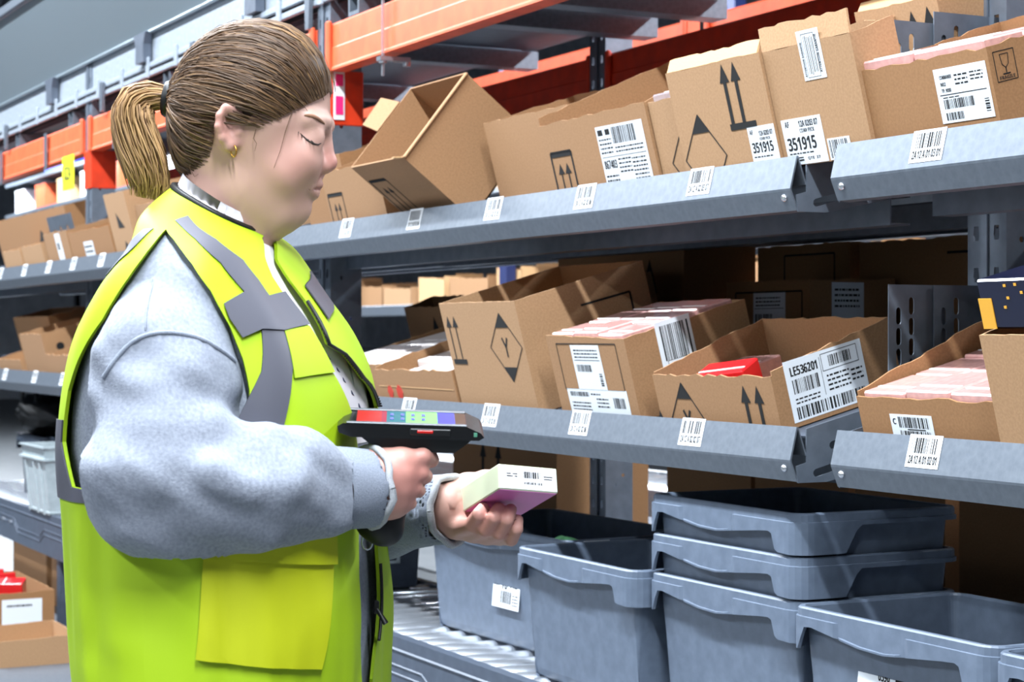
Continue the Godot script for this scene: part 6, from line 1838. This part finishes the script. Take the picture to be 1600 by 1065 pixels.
	cloth("reflective_stripe", PackedVector2Array([Vector2(1.608, 0.9150), Vector2(1.305, 0.8593), Vector2(0.989, 0.7810), Vector2(0.821, 0.6973), Vector2(0.815, 0.6122), Vector2(0.868, 0.5635), Vector2(0.912, 0.5309), Vector2(1.026, 0.4865), Vector2(1.098, 0.4546), Vector2(1.157, 0.4156), Vector2(1.190, 0.3600), Vector2(0.900, 0.3550), Vector2(0.835, 0.4136), Vector2(0.811, 0.4425), Vector2(0.689, 0.5302), Vector2(0.629, 0.5582), Vector2(0.621, 0.6128), Vector2(0.570, 0.6902), Vector2(0.606, 0.7324), Vector2(0.712, 0.7979), Vector2(1.058, 0.8734), Vector2(1.549, 0.9414)]), [], 0.0062, 0.0018, M.reflective, vest)
	cloth("reflective_stripe", PackedVector2Array([Vector2(4.555, 0.9150), Vector2(4.858, 0.8593), Vector2(5.174, 0.7810), Vector2(5.342, 0.6973), Vector2(5.348, 0.6122), Vector2(5.295, 0.5635), Vector2(5.251, 0.5309), Vector2(5.137, 0.4865), Vector2(5.065, 0.4546), Vector2(5.006, 0.4156), Vector2(4.973, 0.3600), Vector2(5.263, 0.3550), Vector2(5.328, 0.4136), Vector2(5.352, 0.4425), Vector2(5.474, 0.5302), Vector2(5.534, 0.5582), Vector2(5.542, 0.6128), Vector2(5.593, 0.6902), Vector2(5.557, 0.7324), Vector2(5.451, 0.7979), Vector2(5.105, 0.8734), Vector2(4.614, 0.9414)]), [], 0.0062, 0.0018, M.reflective, vest)
	cloth("reflective_stripe", PackedVector2Array([Vector2(1.047, 0.6665), Vector2(0.821, 0.6973), Vector2(0.570, 0.6902), Vector2(0.384, 0.7024), Vector2(0.342, 0.6258), Vector2(0.621, 0.6128), Vector2(0.810, 0.6148), Vector2(0.984, 0.5962), Vector2(1.039, 0.6350)]), [], 0.0082, 0.0018, M.reflective, vest)
	cloth("reflective_stripe", PackedVector2Array([Vector2(6.374, 0.7232), Vector2(6.020, 0.7815), Vector2(6.137, 0.6762), Vector2(6.410, 0.6378)]), [], 0.0082, 0.0018, M.reflective, vest)
	cloth("reflective_stripe", PackedVector2Array([Vector2(1.800, 0.8715), Vector2(2.052, 0.7905), Vector2(2.364, 0.7257), Vector2(2.600, 0.7350), Vector2(2.250, 0.8000), Vector2(1.950, 0.8650)]), [], 0.0062, 0.0018, M.reflective, vest)
	for q in Geometry2D.clip_polygons(PackedVector2Array([Vector2(1.25, 0.332), Vector2(4.9, 0.330), Vector2(4.9, 0.435), Vector2(2.36, 0.445), Vector2(1.25, 0.435)]), PackedVector2Array([Vector2(1.645, 0.8765), Vector2(1.494, 0.8288), Vector2(1.297, 0.7697), Vector2(1.125, 0.6941), Vector2(1.049, 0.6179), Vector2(1.015, 0.5549), Vector2(1.012, 0.4973), Vector2(1.037, 0.4440), Vector2(1.200, 0.3700), Vector2(1.700, 0.3450), Vector2(2.200, 0.3500), Vector2(2.367, 0.4103), Vector2(2.352, 0.4457), Vector2(2.315, 0.4948), Vector2(2.172, 0.5524), Vector2(1.976, 0.6269), Vector2(1.836, 0.7197), Vector2(1.769, 0.7995)])):
		if q.size() > 3: cloth("reflective_stripe", q, [], 0.0062, 0.0018, M.reflective, vest)
	cloth("chest_pocket", PackedVector2Array([Vector2(0.624, 0.6114), Vector2(0.351, 0.6230), Vector2(0.303, 0.5270), Vector2(0.687, 0.5184)]), [], 0.0072, 0.003, M.hivis, vest)
	cloth("side_pocket", PackedVector2Array([Vector2(1.325, 0.2953), Vector2(0.473, 0.2883), Vector2(0.620, 0.1561), Vector2(1.404, 0.1811)]), [], 0.0105, 0.007, M.hivis_pocket, vest)
	cloth("pocket_flap", PackedVector2Array([Vector2(1.328, 0.2993), Vector2(0.467, 0.3021), Vector2(0.486, 0.2695), Vector2(1.333, 0.2818)]), [], 0.0155, 0.007, M.hivis_pocket, vest)
	b = mb(); b.smooth(true)
	var neck := PackedVector2Array()
	for k in 50: neck.append(Vector2(lerpf(-0.02, TAU - 0.22, k / 49.0), 1.0))
	edge_tube(b, neck, 0.003, 0.0042)
	b.done("neck_binding", M.black, vest)
	var far := PackedVector2Array([Vector2(6.166, 0.9853), Vector2(6.463, 0.8172), Vector2(6.501, 0.7331), Vector2(6.500, 0.6792), Vector2(6.551, 0.5822), Vector2(6.419, 0.5619), Vector2(6.295, 0.5135), Vector2(6.058, 0.4573), Vector2(6.082, 0.3717), Vector2(6.174, 0.2534), Vector2(6.228, 0.2053), Vector2(6.275, 0.1657), Vector2(6.346, 0.1153)])
	b = mb(); b.smooth(true); edge_tube(b, far, 0.006, 0.0022, 3, 8); b.done("zip_tape", M.black, vest)
	b = mb(); b.smooth(true); edge_tube(b, far, 0.006, 0.0022, 9, 12); b.done("zip_tape", M.black, vest)
	b = mb()
	for i in range(4, 8):
		for k in 12:
			var p := vest_at(far[i].lerp(far[i - 1], k / 12.0), 0.009)
			b.box(p, Vector3(0.0035, 0.0022, 0.0035))
	b.done("zip_teeth", M.black, vest)
	b = mb(); b.box(Vector3(0.1706, 1.0305, 0.0450), Vector3(0.007, 0.016, 0.007), 0.002); b.smooth(true); b.tube([Vector3(0.1719, 1.0285, 0.0520), Vector3(0.1774, 1.0216, 0.0560), Vector3(0.1828, 1.0130, 0.0580)], [0.003, 0.0028, 0.0035], 6); b.done("zip_slider", M.black, vest)
	b = mb(); b.smooth(true)
	var loop := []
	for k in 13: loop.append(Vector3(0.1631, 1.1115, 0.0850) + Vector3(0.006 * cos(TAU * k / 12.0), 0.009 * sin(TAU * k / 12.0), 0))
	b.tube(loop, 0.0012, 6, false); b.done("key_ring", M.zinc, vest)
	# --- trousers and shoes ---
	var tf := Field.new()
	tf.add(Vector3(-0.01, 0.93, 0), Vector3(-0.01, 0.86, 0), 0.155, 0.15, 0.05)
	tf.chain([Vector3(-0.01, 0.86, 0.09), Vector3(0.02, 0.48, 0.11), Vector3(0.0, 0.10, 0.12)], [0.105, 0.078, 0.062], 0.04)
	tf.chain([Vector3(-0.01, 0.86, -0.09), Vector3(0.02, 0.48, -0.10), Vector3(0.0, 0.10, -0.10)], [0.105, 0.078, 0.062], 0.04)
	b = mb(); b.smooth(true)
	net(tf.d, Vector3(-0.2, 0.03, -0.28), Vector3(0.2, 1.1, 0.28), 0.014, b)
	b.done("trousers", M.black, t)
	for z in [0.125, -0.095]:
		var sf := Field.new()
		sf.add(Vector3(-0.03, 0.05, z), Vector3(0.15, 0.036, z), 0.048, 0.036, 0.03)
		sf.add(Vector3(-0.01, 0.10, z), Vector3(0.0, 0.06, z), 0.05, 0.05, 0.03)
		var cutf := func(p: Vector3) -> float: return maxf(sf.d(p), 0.003 - p.y)
		b = mb(); b.smooth(true)
		net(cutf, Vector3(-0.1, -0.02, z - 0.08), Vector3(0.22, 0.17, z + 0.08), 0.008, b)
		b.done("shoe", M.black, t)


func scanner(t: Node3D) -> void:
	var s := thing("handheld_scanner", "black handheld barcode scanner with lit colour screen and pistol grip in the right hand", "scanner")
	s.transform = t.transform * Transform3D(Basis(Vector3.BACK, -0.045) * Basis(Vector3.RIGHT, 0.165) * Basis(Vector3.UP, 0.06), Vector3(0.2139, 1.2471, 0.0950))
	var L := 0.166; var D := 0.080; var H := 0.0155
	# body: bevelled slab with a slanted head
	var b := mb()
	var prof := PackedVector2Array([Vector2(-L / 2, 0.004), Vector2(-L / 2 + 0.006, H / 2), Vector2(L / 2 - 0.020, H / 2), Vector2(L / 2 - 0.004, 0.001), Vector2(L / 2, -0.004), Vector2(L / 2 - 0.006, -H / 2), Vector2(-L / 2 + 0.016, -H / 2), Vector2(-L / 2 + 0.002, -0.003)])
	b.plate(prof, D, Transform3D(Basis(), Vector3(0, 0, D / 2)))
	b.done("housing", M.black_gloss, s)
	b = mb(); b.box(Vector3(-0.005, H / 2 + 0.0006, D / 2 - 0.004), Vector3(L - 0.03, 0.0022, 0.007), 0.0008); b.box(Vector3(-0.005, H / 2 + 0.0006, -D / 2 + 0.004), Vector3(L - 0.03, 0.0022, 0.007), 0.0008); b.done("bumper", flat(Color(0.34, 0.36, 0.38), 0.3), s)
	var scr := [[-0.062, -0.034, Color(0.55, 0.10, 0.07)], [-0.034, -0.028, Color(0.45, 0.08, 0.16)], [-0.028, -0.006, Color(0.05, 0.30, 0.33)], [-0.006, 0.030, Color(0.35, 0.62, 0.30)], [0.030, 0.050, Color(0.17, 0.17, 0.48)], [0.050, 0.062, Color(0.20, 0.12, 0.04)]]
	for q in scr:
		var m := flat(q[2], 0.4)
		m.emission_enabled = true; m.emission = q[2]; m.emission_energy_multiplier = 0.8
		b = mb(); b.box(Vector3((q[0] + q[1]) / 2, H / 2 + 0.0002, 0), Vector3(q[1] - q[0], 0.0008, D - 0.018)); b.done("screen_area", m, s)
	var tile := flat(Color(0.12, 0.20, 0.55), 0.15)
	b = mb()
	for k in 4:
		for j in 2: b.box(Vector3(-0.022 + 0.012 * k, H / 2 + 0.0008, -0.012 + 0.022 * j), Vector3(0.004, 0.0006, 0.012))
	b.done("screen_tiles", tile, s)
	b = mb(); b.box(Vector3(0.022, 0.0008, D / 2 + 0.0012), Vector3(0.046, 0.0075, 0.003), 0.001); b.done("button_frame", M.black, s)
	b = mb(); b.box(Vector3(0.016, 0.0012, D / 2 + 0.0026), Vector3(0.018, 0.0034, 0.0015), 0.0006); b.done("trigger_button", flat(Color(0.80, 0.10, 0.07), 0.3), s)
	b = mb(); b.box(Vector3(L / 2 - 0.010, -0.001, D / 2 - 0.004), Vector3(0.007, 0.008, 0.009), 0.002); b.done("scan_window", flat(Color(0.35, 0.62, 0.50), 0.1), s)
	b = mb()
	b.plate(PackedVector2Array([Vector2(-0.058, -H / 2), Vector2(0.070, -H / 2), Vector2(0.064, -H / 2 - 0.006), Vector2(0.050, -H / 2 - 0.017), Vector2(-0.02, -H / 2 - 0.017), Vector2(-0.046, -H / 2 - 0.009)]), D * 0.8, Transform3D(Basis(), Vector3(0, 0, D * 0.4)))
	b.done("battery_sled", M.black, s)
	# pistol grip, through the fist
	var inv := s.transform.affine_inverse() * t.transform
	var gf := Field.new()
	gf.chain([inv * Vector3(0.2124, 1.2243, 0.0950), inv * Vector3(0.2051, 1.1905, 0.0950), inv * Vector3(0.1918, 1.1538, 0.0950), inv * Vector3(0.1801, 1.1302, 0.0950)], [0.021, 0.0165, 0.017, 0.0215], 0.01)
	gf.add(inv * Vector3(0.1668, 1.1346, 0.0950), inv * Vector3(0.1874, 1.1273, 0.0950), 0.017, 0.018, 0.01)
	b = mb(); b.smooth(true)
	net(gf.d, Vector3(-0.11, -0.17, -0.06), Vector3(0.06, 0.0, 0.06), 0.004, b)
	b.done("pistol_grip", M.black, s)


func held_box(t: Node3D) -> void:
	var c := thing("small_carton", "small white and pink retail box with barcode held in the worker's left hand", "box")
	var e1 := Vector3(-0.00148, 0.02818, -0.01044); var e2 := Vector3(0.06898, -0.00816, -0.03183); var e3 := Vector3(-0.04747, -0.03708, -0.09337)
	var bas := Basis(e2.normalized(), e1.normalized(), -e3.normalized()).orthonormalized()
	c.transform = t.transform * Transform3D(bas, Vector3(0.3152, 1.1720, 0.0750))
	var w := e2.length(); var h := e1.length(); var d := e3.length()
	var b := mb(); b.box(Vector3(w / 2, h / 2, -d / 2), Vector3(w, h, d), 0.0012); b.done("carton_body", flat(Color(0.80, 0.82, 0.71), 0.5), c)
	b = mb(); b.box(Vector3(w / 2, -0.0002, -d / 2), Vector3(w - 0.003, 0.0008, d - 0.003)); b.done("pink_face", flat(Color(0.80, 0.42, 0.68), 0.4), c)
	b = mb(); b.box(Vector3(w / 2, h / 2, 0.0001), Vector3(w - 0.003, h - 0.003, 0.0006)); b.done("white_face", flat(Color(0.93, 0.93, 0.94), 0.4), c)
	label_mesh("barcode_print", w - 0.012, h - 0.008, [["bars", 0.026, 0.011, 0.022, 0.008, 3, 0.7], ["bars", 0.026, 0.0035, 0.024, 0.003, 4, 0.5], ["lines", 0.004, 0.011, 0.014, 0.006, 2, 5], ["lines", 0.052, 0.010, 0.013, 0.006, 2, 6]], flat(Color(0.93, 0.93, 0.94), 0.4), Transform3D(Basis(), Vector3(0.006, 0.004, 0.0)), c)
